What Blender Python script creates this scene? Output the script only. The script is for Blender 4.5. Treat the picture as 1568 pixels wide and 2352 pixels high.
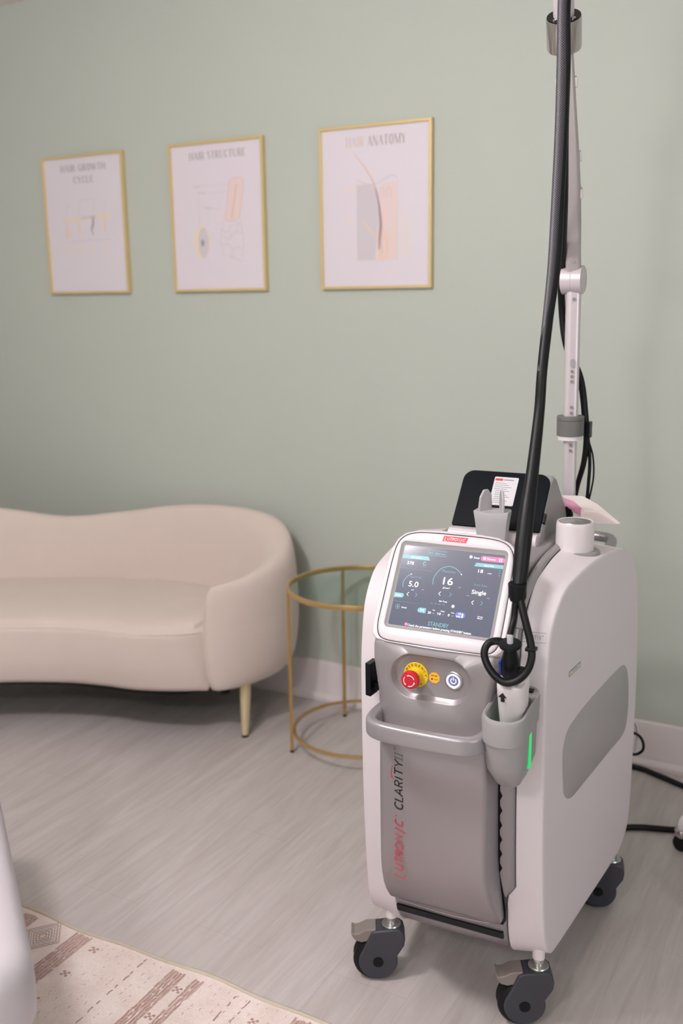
import bpy, bmesh, math, random
from math import sin, cos, pi, radians, sqrt, atan2
from mathutils import Vector, Matrix
for o in list(bpy.data.objects): bpy.data.objects.remove(o)
S = bpy.context.scene
COL = S.collection
random.seed(7)
# ------------------------------------------------------------------ camera
cam_d = bpy.data.cameras.new('camera'); cam = bpy.data.objects.new('camera', cam_d); COL.objects.link(cam)
cam_d.sensor_fit = 'VERTICAL'; cam_d.sensor_height = 36.0; cam_d.sensor_width = 24.0; cam_d.lens = 35.0
cam_d.clip_start = 0.05; cam_d.clip_end = 60
_p, _y, _r = radians(12.3), radians(29.0), radians(-0.84)
_f = Vector((-sin(_y)*cos(_p), cos(_y)*cos(_p), -sin(_p)))
_r0 = Vector((cos(_y), sin(_y), 0)); _u0 = _r0.cross(_f)
_rt = cos(_r)*_r0 + sin(_r)*_u0; _up = -sin(_r)*_r0 + cos(_r)*_u0
_m = Matrix((_rt, _up, -_f)).transposed().to_4x4(); _m.translation = Vector((0, 0, 1.6))
cam.matrix_world = _m
cam_d.dof.use_dof = True; cam_d.dof.focus_distance = 2.12; cam_d.dof.aperture_fstop = 2.4
S.camera = cam
# ------------------------------------------------------------------ light, world, exposure
S.view_settings.view_transform = 'Standard'; S.view_settings.look = 'None'
S.view_settings.gamma = 1.0; S.view_settings.use_curve_mapping = False
S.view_settings.exposure = -0.22
W_ = bpy.data.worlds.new('world'); S.world = W_; W_.use_nodes = True
W_.node_tree.nodes['Background'].inputs[0].default_value = (0.8, 0.86, 0.9, 1)
W_.node_tree.nodes['Background'].inputs[1].default_value = 0.3
def area(name, loc, target, sx, sy, power, color, spread=180):
    d = bpy.data.lights.new(name, 'AREA'); d.shape = 'RECTANGLE'; d.size = sx; d.size_y = sy
    d.energy = power; d.color = color; d.spread = radians(spread)
    o = bpy.data.objects.new(name, d); COL.objects.link(o); o.location = loc
    o.rotation_euler = (Vector(target) - Vector(loc)).to_track_quat('-Z', 'Y').to_euler()
    return o
def globe(name, loc, power, color, r):
    d = bpy.data.lights.new(name, 'POINT'); d.energy = power; d.color = color; d.shadow_soft_size = r
    o = bpy.data.objects.new(name, d); COL.objects.link(o); o.location = loc; return o
globe('overhead_light', (-1.6, 0.8, 2.48), 106, (1.0, 0.955, 0.965), 0.13)
globe('overhead_light', (-0.7, -0.95, 2.48), 78, (1.0, 0.955, 0.965), 0.16)  # unseen fill added behind the camera to brighten the machine's front
area('fill_light', (2.25, 0.7, 1.6), (-0.3, 3.0, 1.5), 1.5, 1.4, 39, (0.98, 0.98, 1.0))  # added fill from the right for the machine's side, no window there
area('fill_light', (-0.4, -2.15, 1.9), (-1.2, 3.2, 1.9), 1.6, 1.2, 8, (1.0, 0.97, 0.97))  # added frontal fill, no window there, lifts the upper back wall

# ------------------------------------------------------------------ materials
def lin(c):
    return tuple((v/255/12.92) if v/255 <= 0.04045 else ((v/255+0.055)/1.055)**2.4 for v in c)
MATS = {}
def mat(name, rgb, rough=0.5, metal=0.0, var=0.0, vscale=8, bump=0.0, bscale=200, emit=None, estr=1.0, spec=0.5, coat=0.0, trans=0.0, alpha=1.0, sheen=0.0):
    m = bpy.data.materials.new(name); m.use_nodes = True; nt = m.node_tree
    b = nt.nodes['Principled BSDF']; c = lin(rgb)
    b.inputs['Base Color'].default_value = (*c, 1); b.inputs['Roughness'].default_value = rough
    b.inputs['Metallic'].default_value = metal; b.inputs['Specular IOR Level'].default_value = spec
    b.inputs['Coat Weight'].default_value = coat; b.inputs['Transmission Weight'].default_value = trans
    b.inputs['Alpha'].default_value = alpha; b.inputs['Sheen Weight'].default_value = sheen
    tc = nt.nodes.new('ShaderNodeTexCoord')
    if var > 0:
        n = nt.nodes.new('ShaderNodeTexNoise'); n.inputs['Scale'].default_value = vscale; n.inputs['Detail'].default_value = 4
        nt.links.new(tc.outputs['Object'], n.inputs['Vector'])
        mx = nt.nodes.new('ShaderNodeMix'); mx.data_type = 'RGBA'
        mx.inputs[6].default_value = (*[v*(1-var) for v in c], 1); mx.inputs[7].default_value = (*[min(1, v*(1+var)) for v in c], 1)
        nt.links.new(n.outputs['Fac'], mx.inputs[0]); nt.links.new(mx.outputs[2], b.inputs['Base Color'])
    if bump > 0:
        n = nt.nodes.new('ShaderNodeTexNoise'); n.inputs['Scale'].default_value = bscale; n.inputs['Detail'].default_value = 3
        nt.links.new(tc.outputs['Object'], n.inputs['Vector'])
        bp = nt.nodes.new('ShaderNodeBump'); bp.inputs['Strength'].default_value = bump; bp.inputs['Distance'].default_value = 0.002
        nt.links.new(n.outputs['Fac'], bp.inputs['Height']); nt.links.new(bp.outputs[0], b.inputs['Normal'])
    if emit:
        b.inputs['Emission Color'].default_value = (*lin(emit), 1); b.inputs['Emission Strength'].default_value = estr
    MATS[name] = m
    return m
WALL = mat('sage_paint', (184, 191, 183), 0.6, var=0.02, vscale=3, bump=0.15, bscale=90)
CEIL = mat('ceiling_paint', (232, 222, 216), 0.8, bump=0.1)
TRIM = mat('white_trim_paint', (222, 214, 216), 0.4, var=0.01)
WHITE = mat('white_plastic', (219, 212, 217), 0.42, var=0.008, vscale=5, bump=0.08, bscale=600)
BEZ = mat('pearl_plastic', (214, 207, 213), 0.32, var=0.01)
SILV = mat('silver_paint', (149, 144, 147), 0.36, metal=0.35, var=0.02, vscale=900, bump=0.05, bscale=900)
SILV2 = mat('silver_trim_paint', (160, 157, 161), 0.33, metal=0.4, var=0.02, vscale=900)
GREY = mat('grey_plastic', (152, 151, 152), 0.45, bump=0.06, bscale=500)
CRD = mat('light_grey_plastic', (176, 173, 177), 0.45)
INSET = mat('grey_inset_paint', (168, 165, 166), 0.4, metal=0.1, var=0.02, vscale=800)
DECK = mat('grey_deck_plastic', (152, 149, 151), 0.4, metal=0.15)
BLACK = mat('black_plastic', (9, 14, 19), 0.4, spec=0.25)
BGLOSS = mat('black_gloss_panel', (4, 11, 18), 0.4, var=0.3, vscale=30, spec=0.1)
RUBBER = mat('black_rubber', (7, 10, 14), 0.45, spec=0.3)
CAST = mat('charcoal_plastic', (56, 57, 66), 0.45, var=0.05, vscale=60)
PEDAL = mat('taupe_pedal_plastic', (128, 120, 116), 0.45)
STEEL = mat('steel', (190, 192, 190), 0.28, metal=0.9)
CHROME = mat('chrome', (205, 198, 196), 0.14, metal=1.0)
ALU = mat('painted_aluminium', (205, 196, 202), 0.3, metal=0.25)
ARMM = mat('arm_paint', (178, 172, 172), 0.35, metal=0.2)
COLLAR = mat('dark_grey_collar', (104, 104, 102), 0.5, bump=0.1, bscale=500)
GOLD = mat('gold_frame', (214, 192, 140), 0.4, metal=0.3, var=0.04, vscale=20)
BRASS = mat('brass_tube', (192, 160, 106), 0.33, metal=0.6, var=0.03)
PGOLD = mat('pale_gold_leg', (226, 210, 172), 0.3, metal=0.5)
PAPER = mat('poster_paper', (219, 212, 221), 0.5)
SOFA = mat('cream_velvet', (212, 198, 190), 0.85, var=0.03, vscale=10, bump=0.25, bscale=500, sheen=0.25)
BLK_EDGE = mat('seam_black', (40, 40, 44), 0.6)
BEDM = mat('white_vinyl', (186, 181, 187), 0.4, var=0.01, bump=0.05, bscale=150)
RED = mat('red_button', (196, 30, 48), 0.35)
YEL = mat('yellow_plastic', (232, 196, 40), 0.4)
YEL2 = mat('yellow_sticker', (244, 186, 58), 0.5)
INK = mat('black_ink', (18, 18, 20), 0.6)
REDINK = mat('red_ink', (206, 44, 70), 0.5)
GREYINK = mat('grey_ink', (104, 104, 108), 0.5)
WINK = mat('white_ink', (236, 230, 230), 0.5)
LABEL = mat('label_paper', (205, 204, 210), 0.5)
HANDW = mat('handpiece_white', (222, 215, 218), 0.4, var=0.01)
SCR = mat('screen_glass', (70, 76, 92), 0.12, emit=(98, 102, 120), estr=0.45)
UIW = mat('screen_white', (230, 235, 240), 0.4, emit=(240, 244, 250), estr=0.8)
UIT = mat('screen_teal', (96, 150, 162), 0.4, emit=(110, 184, 194), estr=0.42)
UID = mat('screen_dim_teal', (80, 120, 140), 0.4, emit=(88, 128, 150), estr=0.5)
UIP = mat('screen_pink', (220, 90, 140), 0.4, emit=(214, 96, 140), estr=0.42)
UIB = mat('screen_blue', (70, 90, 190), 0.4, emit=(84, 100, 190), estr=0.5)
UIG = mat('screen_grey', (120, 125, 138), 0.4, emit=(130, 136, 150), estr=0.4)
GREEN = mat('green_light', (40, 200, 120), 0.3, emit=(20, 190, 100), estr=0.9)
LEDW = mat('power_led_white', (230, 232, 255), 0.3, emit=(225, 228, 255), estr=1.3)
LEDB = mat('power_led_violet', (110, 110, 150), 0.3, emit=(120, 120, 190), estr=0.2)
BLUE = mat('blue_stripe', (50, 70, 170), 0.4)
def glass_mat(name, rgb, rough, alpha_mix):
    m = bpy.data.materials.new(name); m.use_nodes = True; nt = m.node_tree
    for n in list(nt.nodes): nt.nodes.remove(n)
    out = nt.nodes.new('ShaderNodeOutputMaterial'); t = nt.nodes.new('ShaderNodeBsdfTransparent'); g = nt.nodes.new('ShaderNodeBsdfGlossy')
    t.inputs[0].default_value = (*lin(rgb), 1); g.inputs['Roughness'].default_value = rough
    mx = nt.nodes.new('ShaderNodeMixShader'); mx.inputs[0].default_value = alpha_mix
    nt.links.new(t.outputs[0], mx.inputs[1]); nt.links.new(g.outputs[0], mx.inputs[2])
    nt.links.new(mx.outputs[0], out.inputs[0]); return m
GLASS = glass_mat('table_glass', (240, 247, 243), 0.03, 0.06)
CLEAR = glass_mat('clear_plastic', (236, 230, 232), 0.1, 0.2)
def tube_braid():
    m = mat('braided_sleeve', (30, 33, 40), 0.5)
    nt = m.node_tree; b = nt.nodes['Principled BSDF']; uv = nt.nodes.new('ShaderNodeUVMap')
    mp = nt.nodes.new('ShaderNodeMapping'); mp.inputs['Scale'].default_value = (22, 420, 1)
    ck = nt.nodes.new('ShaderNodeTexChecker'); ck.inputs['Scale'].default_value = 1
    ck.inputs['Color1'].default_value = (*lin((18, 22, 30)), 1); ck.inputs['Color2'].default_value = (*lin((92, 90, 98)), 1)
    nt.links.new(uv.outputs[0], mp.inputs[0]); nt.links.new(mp.outputs[0], ck.inputs['Vector']); nt.links.new(ck.outputs[0], b.inputs['Base Color'])
    return m
BRAID = tube_braid()
def floor_mat():
    m = bpy.data.materials.new('pale_oak_planks'); m.use_nodes = True; nt = m.node_tree; N = nt.nodes.new; L = nt.links.new
    b = nt.nodes['Principled BSDF']; tc = N('ShaderNodeTexCoord')
    mp = N('ShaderNodeMapping'); mp.inputs['Rotation'].default_value = (0, 0, pi/2); mp.inputs['Location'].default_value = (0.61, 0.06, 0)
    L(tc.outputs['Object'], mp.inputs[0])
    br = N('ShaderNodeTexBrick'); br.offset = 0.37; br.inputs['Scale'].default_value = 1.0
    br.inputs['Brick Width'].default_value = 1.22; br.inputs['Row Height'].default_value = 0.2; br.inputs['Mortar Size'].default_value = 0.0012
    br.inputs['Mortar Smooth'].default_value = 0.5; br.inputs['Bias'].default_value = 0
    br.inputs['Color1'].default_value = (*lin((192, 185, 184)), 1); br.inputs['Color2'].default_value = (*lin((185, 178, 176)), 1)
    br.inputs['Mortar'].default_value = (*lin((160, 154, 152)), 1)
    L(mp.outputs[0], br.inputs['Vector'])
    mg = N('ShaderNodeMapping'); mg.inputs['Scale'].default_value = (1.1, 13, 1); L(mp.outputs[0], mg.inputs[0])
    n1 = N('ShaderNodeTexNoise'); n1.inputs['Scale'].default_value = 2.2; n1.inputs['Detail'].default_value = 7; n1.inputs['Distortion'].default_value = 1.6
    n1.inputs['Roughness'].default_value = 0.6; L(mg.outputs[0], n1.inputs['Vector'])
    cr = N('ShaderNodeValToRGB'); cr.color_ramp.elements[0].position = 0.3; cr.color_ramp.elements[0].color = (*lin((172, 166, 163)), 1)
    cr.color_ramp.elements[1].position = 0.68; cr.color_ramp.elements[1].color = (*lin((207, 201, 201)), 1); L(n1.outputs['Fac'], cr.inputs[0])
    mx = N('ShaderNodeMix'); mx.data_type = 'RGBA'; mx.inputs[0].default_value = 0.5; L(br.outputs['Color'], mx.inputs[6]); L(cr.outputs[0], mx.inputs[7])
    mg2 = N('ShaderNodeMapping'); mg2.inputs['Scale'].default_value = (0.8, 5, 1); L(mp.outputs[0], mg2.inputs[0])
    n2 = N('ShaderNodeTexNoise'); n2.inputs['Scale'].default_value = 1.6; n2.inputs['Detail'].default_value = 5; n2.inputs['Distortion'].default_value = 1.2; L(mg2.outputs[0], n2.inputs['Vector'])
    cr2 = N('ShaderNodeValToRGB'); cr2.color_ramp.elements[0].position = 0.35; cr2.color_ramp.elements[0].color = (0.9, 0.88, 0.87, 1)
    cr2.color_ramp.elements[1].position = 0.62; cr2.color_ramp.elements[1].color = (1, 1, 1, 1); L(n2.outputs['Fac'], cr2.inputs[0])
    m2 = N('ShaderNodeMix'); m2.data_type = 'RGBA'; m2.blend_type = 'MULTIPLY'; m2.inputs[0].default_value = 0.7; L(mx.outputs[2], m2.inputs[6]); L(cr2.outputs[0], m2.inputs[7])
    L(m2.outputs[2], b.inputs['Base Color']); b.inputs['Roughness'].default_value = 0.5
    bp = N('ShaderNodeBump'); bp.inputs['Strength'].default_value = 0.12; bp.inputs['Distance'].default_value = 0.001; L(n1.outputs['Fac'], bp.inputs['Height']); L(bp.outputs[0], b.inputs['Normal'])
    return m
FLOOR = floor_mat()

# ------------------------------------------------------------------ mesh helpers
OFF = Vector((0, 0, 0))          # points of parts are given in the thing's frame minus OFF
def link(name, bm, m, parent=None, smooth=35, sub=0, bevel=0, recalc=True, label=None):
    if OFF.length > 0: bmesh.ops.translate(bm, verts=bm.verts, vec=-OFF)
    if recalc: bmesh.ops.recalc_face_normals(bm, faces=bm.faces)
    me = bpy.data.meshes.new(name); bm.to_mesh(me); bm.free()
    if isinstance(m, (list, tuple)):
        for q in m: me.materials.append(q)
    else: me.materials.append(m)
    if smooth:
        for p in me.polygons: p.use_smooth = True
        me.set_sharp_from_angle(angle=radians(smooth))
    o = bpy.data.objects.new(name, me); COL.objects.link(o)
    if parent is not None: o.parent = parent
    if bevel:
        md = o.modifiers.new('bevel', 'BEVEL'); md.width = bevel; md.segments = 3; md.limit_method = 'ANGLE'; md.angle_limit = radians(40); md.use_clamp_overlap = True
    if sub:
        md = o.modifiers.new('sub', 'SUBSURF'); md.levels = sub; md.render_levels = sub
    if label: o['label'] = label
    return o
def multi(name, parts, parent=None, smooth=0, label=None, bevel=0):
    """one mesh from several (bmesh, material) layers, each with its own material slot"""
    out = bmesh.new(); mats = []
    for bm, m in parts:
        bmesh.ops.recalc_face_normals(bm, faces=bm.faces)
        if m not in mats: mats.append(m)
        k = mats.index(m)
        for f in bm.faces: f.material_index = k
        t = bpy.data.meshes.new('t'); bm.to_mesh(t); bm.free(); out.from_mesh(t); bpy.data.meshes.remove(t)
    return link(name, out, mats, parent, smooth=smooth, recalc=False, label=label, bevel=bevel)
def tag(o, label, cat, group=None):
    o['label'] = label; o['category'] = cat
    if group: o['group'] = group
    return o
def thing(name, loc, label, cat, rotz=0, group=None):
    o = bpy.data.objects.new(name, None); COL.objects.link(o); o.location = loc; o.rotation_euler = (0, 0, rotz)
    o.empty_display_size = 0.05
    return tag(o, label, cat, group)
def struct(o): o['kind'] = 'structure'; return o
I4 = Matrix.Identity(4)
def BM(): return bmesh.new()
def frame(origin, x, y, z):
    m = Matrix((Vector(x).normalized(), Vector(y).normalized(), Vector(z).normalized())).transposed().to_4x4(); m.translation = Vector(origin); return m
def box(bm, x0, x1, y0, y1, z0, z1, M=I4):
    v = [bm.verts.new(M @ Vector(p)) for p in ((x0,y0,z0),(x1,y0,z0),(x1,y1,z0),(x0,y1,z0),(x0,y0,z1),(x1,y0,z1),(x1,y1,z1),(x0,y1,z1))]
    for f in ((0,3,2,1),(4,5,6,7),(0,1,5,4),(1,2,6,5),(2,3,7,6),(3,0,4,7)): bm.faces.new([v[i] for i in f])
def prism(bm, pts, z0, z1, M=I4):
    a = [bm.verts.new(M @ Vector((p[0], p[1], z0))) for p in pts]; b = [bm.verts.new(M @ Vector((p[0], p[1], z1))) for p in pts]
    n = len(pts); bm.faces.new(a[::-1]); bm.faces.new(b)
    for i in range(n): bm.faces.new((a[i], a[(i+1)%n], b[(i+1)%n], b[i]))
def loft(bm, rings, c0=True, c1=True, closed=True, mi=None):
    R = [[bm.verts.new(Vector(p)) for p in r] for r in rings]; n = len(R[0])
    for k in range(len(R)-1):
        for i in range(n if closed else n-1):
            f = bm.faces.new((R[k][i], R[k][(i+1)%n], R[k+1][(i+1)%n], R[k+1][i]))
            if mi: f.material_index = mi[k]
    if c0: bm.faces.new(R[0][::-1])
    if c1: bm.faces.new(R[-1])
    return R
def lathe(bm, prof, M=I4, n=32, cap=True):
    loft(bm, [[M @ Vector((max(r, 1e-5)*cos(2*pi*i/n), max(r, 1e-5)*sin(2*pi*i/n), z)) for i in range(n)] for r, z in prof], cap, cap)
def crom(pts, k=8, closed=False):
    P = [Vector(p) for p in pts]; out = []; n = len(P)
    rng = range(n) if closed else range(n-1)
    for i in rng:
        p0 = P[(i-1) % n] if (closed or i > 0) else P[0]*2-P[1]
        p1 = P[i]; p2 = P[(i+1) % n]; p3 = P[(i+2) % n] if (closed or i+2 < n) else P[-1]*2-P[-2]
        for j in range(k):
            t = j/k; out.append(0.5*((2*p1)+(p2-p0)*t+(2*p0-5*p1+4*p2-p3)*t*t+(3*p1-p0-3*p2+p3)*t**3))
    if not closed: out.append(P[-1].copy())
    return out
def tube(bm, pts, r, n=14, k=8, closed=False, sx=1.0, raw=False, uv=False):
    P = [Vector(p) for p in pts] if raw else crom(pts, k, closed)
    m = len(P); rad = r if callable(r) else (lambda t: r)
    if isinstance(r, (list, tuple)):
        rad = lambda t: r[min(int(t*(len(r)-1)), len(r)-2)]*(1-(t*(len(r)-1)-min(int(t*(len(r)-1)), len(r)-2))) + r[min(int(t*(len(r)-1)), len(r)-2)+1]*(t*(len(r)-1)-min(int(t*(len(r)-1)), len(r)-2))
    up = None; rings = []; length = [0]
    for i, p in enumerate(P):
        a = P[(i-1) % m] if (closed or i > 0) else p; b = P[(i+1) % m] if (closed or i < m-1) else p
        t = (b-a).normalized()
        if up is None: up = t.orthogonal().normalized()
        up = (up - t*up.dot(t)).normalized(); s = t.cross(up)
        R = rad(i/(m-1))
        rings.append([p + (up*cos(2*pi*j/n)*sx + s*sin(2*pi*j/n))*R for j in range(n)])
        if i: length.append(length[-1] + (P[i]-P[i-1]).length)
    if closed:
        rings.append(rings[0]); R_ = [[bm.verts.new(q) for q in rg] for rg in rings[:-1]]
        for q in range(len(R_)):
            A, B = R_[q], R_[(q+1) % len(R_)]
            for j in range(n): bm.faces.new((A[j], A[(j+1) % n], B[(j+1) % n], B[j]))
        return
    if uv:
        ul = bm.loops.layers.uv.verify(); R_ = [[bm.verts.new(q) for q in rg] for rg in rings]
        for q in range(len(R_)-1):
            for j in range(n):
                f = bm.faces.new((R_[q][j], R_[q][(j+1) % n], R_[q+1][(j+1) % n], R_[q+1][j]))
                for lp, (a, b) in zip(f.loops, ((j, q), (j+1, q), (j+1, q+1), (j, q+1))): lp[ul].uv = (a/n, length[b])
        bm.faces.new(R_[0][::-1]); bm.faces.new(R_[-1]); return
    loft(bm, rings)
def rrect(x0, x1, y0, y1, r, n=6):
    if not isinstance(r, (list, tuple)): r = (r,)*4
    pts = []
    for (cx, cy, a0, q) in ((x1, y0, -90, 0), (x1, y1, 0, 1), (x0, y1, 90, 2), (x0, y0, 180, 3)):
        rr = r[q]; ox = cx - rr if cx == x1 else cx + rr; oy = cy - rr if cy == y1 else cy + rr
        for i in range(n+1):
            a = radians(a0 + 90*i/n); pts.append((ox + rr*cos(a), oy + rr*sin(a)))
    return pts
def stadium(cx, cy, hl, r, n=12, vert=False):
    pts = []
    for s in (1, -1):
        for i in range(n+1):
            a = radians(-90 + 180*i/n); x = s*(hl - r + r*cos(a)); y = s*r*sin(a)
            pts.append((cx + (y if vert else x), cy + (x if vert else y)))
    return pts
def resamp(pts, c, n):
    """points of a closed outline hit by n rays from c"""
    out = []
    for k in range(n):
        a = 2*pi*k/n; d = (cos(a), sin(a)); best = None
        for i in range(len(pts)):
            p = pts[i]; q = pts[(i+1) % len(pts)]; ex, ey = q[0]-p[0], q[1]-p[1]; den = d[0]*ey - d[1]*ex
            if abs(den) < 1e-12: continue
            wx, wy = p[0]-c[0], p[1]-c[1]; t = (wx*ey - wy*ex)/den; u = (wx*d[1] - wy*d[0])/den
            if t > 0 and -1e-6 <= u <= 1+1e-6 and (best is None or t > best): best = t
        out.append((c[0]+d[0]*best, c[1]+d[1]*best))
    return out
def rib(bm, pts, w, M, th=0.0006, smooth=0, closed=False):
    """flat ribbon of width w (number or list) laid in the xy plane of M"""
    P = [Vector((p[0], p[1], 0)) for p in pts]
    if smooth: P = crom(P, smooth, closed)
    m = len(P); A = []; B = []
    for i, p in enumerate(P):
        a = P[(i-1) % m] if (closed or i) else p; b = P[(i+1) % m] if (closed or i < m-1) else p
        t = (b-a).normalized(); nrm = Vector((-t.y, t.x, 0))
        if isinstance(w, (list, tuple)):
            f = i/(m-1)*(len(w)-1); q = min(int(f), len(w)-2); ww = w[q]*(1-(f-q)) + w[q+1]*(f-q)
        else: ww = w
        A.append(p + nrm*ww/2); B.append(p - nrm*ww/2)
    rng = range(m) if closed else range(m-1)
    V = [[bm.verts.new(M @ Vector((q.x, q.y, z))) for q in L] for L in (A, B) for z in (0, th)]
    a0, a1, b0, b1 = V
    for i in rng:
        j = (i+1) % m
        bm.faces.new((a1[i], b1[i], b1[j], a1[j])); bm.faces.new((a0[i], a0[j], b0[j], b0[i]))
        bm.faces.new((a0[i], a1[i], a1[j], a0[j])); bm.faces.new((b0[i], b0[j], b1[j], b1[i]))
    if not closed:
        for i in (0, m-1): bm.faces.new((a0[i], b0[i], b1[i], a1[i]))
def disc(bm, c, r, M, th=0.0006, n=28, z=0): prism(bm, [(c[0]+r*cos(2*pi*i/n), c[1]+r*sin(2*pi*i/n)) for i in range(n)], z, z+th, M)
def text(bm, s, M, x0, x1, y, h, shear=0.0, th=0.0004, center=None, bold=0.0, z=0.0):
    """lettering fitted to a box: x from x0 to x1, cap height h, baseline y. x1 None keeps natural width"""
    c = bpy.data.curves.new('t', 'FONT'); c.body = s; c.size = 1.0; c.shear = shear; c.offset = bold; c.fill_mode = 'FRONT'; c.resolution_u = 3
    o = bpy.data.objects.new('t', c); COL.objects.link(o)
    dg = bpy.context.evaluated_depsgraph_get(); me = bpy.data.meshes.new_from_object(o.evaluated_get(dg))
    bpy.data.objects.remove(o); bpy.data.curves.remove(c)
    if not me.vertices: return
    xs = [v.co.x for v in me.vertices]; a, b = min(xs), max(xs); sy = h/0.729
    sx = (x1-x0)/(b-a) if x1 is not None else sy
    if center is not None: x0 = center - (b-a)*sx/2
    t = bmesh.new(); t.from_mesh(me); bpy.data.meshes.remove(me)
    for v in t.verts: v.co = Vector(((v.co.x-a)*sx + x0, v.co.y*sy + y, 0))
    r = bmesh.ops.extrude_face_region(t, geom=list(t.faces)); ev = [e for e in r['geom'] if isinstance(e, bmesh.types.BMVert)]
    bmesh.ops.translate(t, verts=ev, vec=(0, 0, th))
    t.verts.index_update(); vm = [bm.verts.new(M @ (v.co + Vector((0, 0, z)))) for v in t.verts]
    for f in t.faces:
        try: bm.faces.new([vm[v.index] for v in f.verts])
        except ValueError: pass
    t.free()
def arc(cx, cy, rx, ry, a0, a1, n=14): return [(cx+rx*cos(radians(a0+(a1-a0)*i/n)), cy+ry*sin(radians(a0+(a1-a0)*i/n))) for i in range(n+1)]
MONO = {'L': [[(0, 1), (0, 0), (1, 0)]], 'U': [[(0, 1), (0, .36)] + arc(.5, .36, .5, .36, 180, 360) + [(1, 1)]], 'T': [[(0, 1), (1, 1)], [(.5, 1), (.5, 0)]],
        'R': [[(0, 0), (0, 1), (.5, 1)] + arc(.5, .74, .48, .26, 90, -90) + [(0, .48)], [(.46, .48), (1, 0)]], 'O': [arc(.5, .5, .5, .5, 0, 360, 28)], 'N': [[(0, 0), (0, 1), (1, 0), (1, 1)]],
        'C': [arc(.55, .5, .55, .5, 48, 312, 20)], 'A': [[(0, 0), (.5, 1), (1, 0)], [(.18, .34), (.82, .34)]], 'I': [[(.5, 0), (.5, 1)]], 'Y': [[(0, 1), (.5, .46), (1, 1)], [(.5, .46), (.5, 0)]]}
def mono(bm, ch, M, x0, x1, h, wt, th, sl=.2, y0=0.0):
    for st in MONO[ch]: rib(bm, [(x0+(x1-x0)*a + sl*b_*h, y0+b_*h) for a, b_ in st], wt, M, th)
def logo(bm, M, x0, w, h, th=.0006, wt=.0019):
    k = w/138.0
    for ch, a, b_ in (('U', 14, 26), ('T', 31, 42.5), ('R', 46.5, 56), ('O', 61.5, 76), ('N', 82.5, 95), ('C', 117, 131)): mono(bm, ch, M, x0+a*k, x0+b_*k, h, wt, th)
    mono(bm, 'L', M, x0-3*k, x0+7*k, h*1.4, wt*1.1, th, .22, -.28*h)
    rib(bm, [(x0+104*k, -.36*h), (x0+112*k, h)], wt, M, th)
def interp(tab, x):
    for (a, *va), (b, *vb) in zip(tab, tab[1:]):
        if (a <= x <= b) or (b <= x <= a):
            t = (x-a)/(b-a); r = [p+(q-p)*t for p, q in zip(va, vb)]; return r if len(r) > 1 else r[0]
    lo = min(tab, key=lambda q: abs(q[0]-x)); return list(lo[1:]) if len(lo) > 2 else lo[1]

# ------------------------------------------------------------------ room
XL, XR, YB, YF, ZC = -4.1, 2.3, -2.2, 3.28, 2.8
def slab(name, x0, x1, y0, y1, z0, z1, m):
    b = BM(); box(b, x0, x1, y0, y1, z0, z1); return struct(link(name, b, m, smooth=0))
slab('floor', XL-.1, XR+.1, YB-.1, YF+.1, -0.1, 0, FLOOR)
slab('ceiling', XL-.1, XR+.1, YB-.1, YF+.1, ZC, ZC+.1, CEIL)
slab('wall_back', XL-.1, XR+.1, YF, YF+.1, 0, ZC, WALL)
slab('wall_left', XL-.1, XL, YB, YF, 0, ZC, WALL)
slab('wall_right', XR, XR+.1, YB, YF, 0, ZC, WALL)
slab('wall_front', XL-.1, XR+.1, YB-.1, YB, 0, ZC, WALL)
def baseboard(name, a, b_, inward):
    # profile (distance from wall, height)
    prof = [(0, 0), (0.030, 0), (0.030, 0.012), (0.024, 0.022), (0.018, 0.028), (0.016, 0.040), (0.011, 0.050), (0.011, 0.145), (0.008, 0.156), (0, 0.16)]
    bm = BM(); A = Vector(a); B = Vector(b_); n = Vector(inward)
    loft(bm, [[A + n*p[0] + Vector((0, 0, p[1])) for p in prof], [B + n*p[0] + Vector((0, 0, p[1])) for p in prof]])
    return struct(link(name, bm, TRIM, smooth=30))
baseboard('baseboard_back', (XL, YF, 0), (XR, YF, 0), (0, -1, 0))
baseboard('baseboard_left', (XL, YB, 0), (XL, YF-0.031, 0), (1, 0, 0))
baseboard('baseboard_right', (XR, YB, 0), (XR, YF-0.031, 0), (-1, 0, 0))
b = BM(); box(b, -3.556, -3.552, YF-0.0008, YF+0.001, 0.16, ZC); struct(link('trim_1', b, WALL, smooth=0))   # vertical board joint in the wall

# ------------------------------------------------------------------ laser machine
MO = Vector((-0.75194, 1.89999, 0)); MR = radians(2.5); XC = -0.013
def mw(p): return MO + Vector((p[0]*cos(MR)-p[1]*sin(MR), p[0]*sin(MR)+p[1]*cos(MR), p[2]))
MC = thing('laser_machine', MO, 'tall white and silver medical laser machine on casters with lit touchscreen', 'medical machine', MR)
creaseP = [(0.050, .158), (0.015, .166), (-0.012, .190), (-.028, .225), (-.038, .27), (-.050, .36), (-.060, .48), (-.066, .62), (-.068, .784), (-.065, .839), (-.052, .909), (-.036, .948),
           (-.002, .982), (.039, 1.003), (.117, 1.014), (.206, 1.019), (.323, 1.014), (.424, .998), (.507, .959), (.545, .905), (.572, .807), (.590, .65), (.593, .45), (.590, .28), (.575, .205), (.52, .165), (.44, .157), (.25, .157)]
CP = crom([(a, b, 0) for a, b in creaseP], 4, closed=True); CP = [(p.x, p.y) for p in CP]
def normals(P):
    out = []
    for i in range(len(P)):
        a = P[i-1]; b = P[(i+1) % len(P)]; t = Vector((b[0]-a[0], b[1]-a[1])).normalized(); out.append((-t.y, t.x))
    return out
NP = normals(CP)
cz = sum(p[1] for p in CP)/len(CP); cy = sum(p[0] for p in CP)/len(CP)
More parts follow.
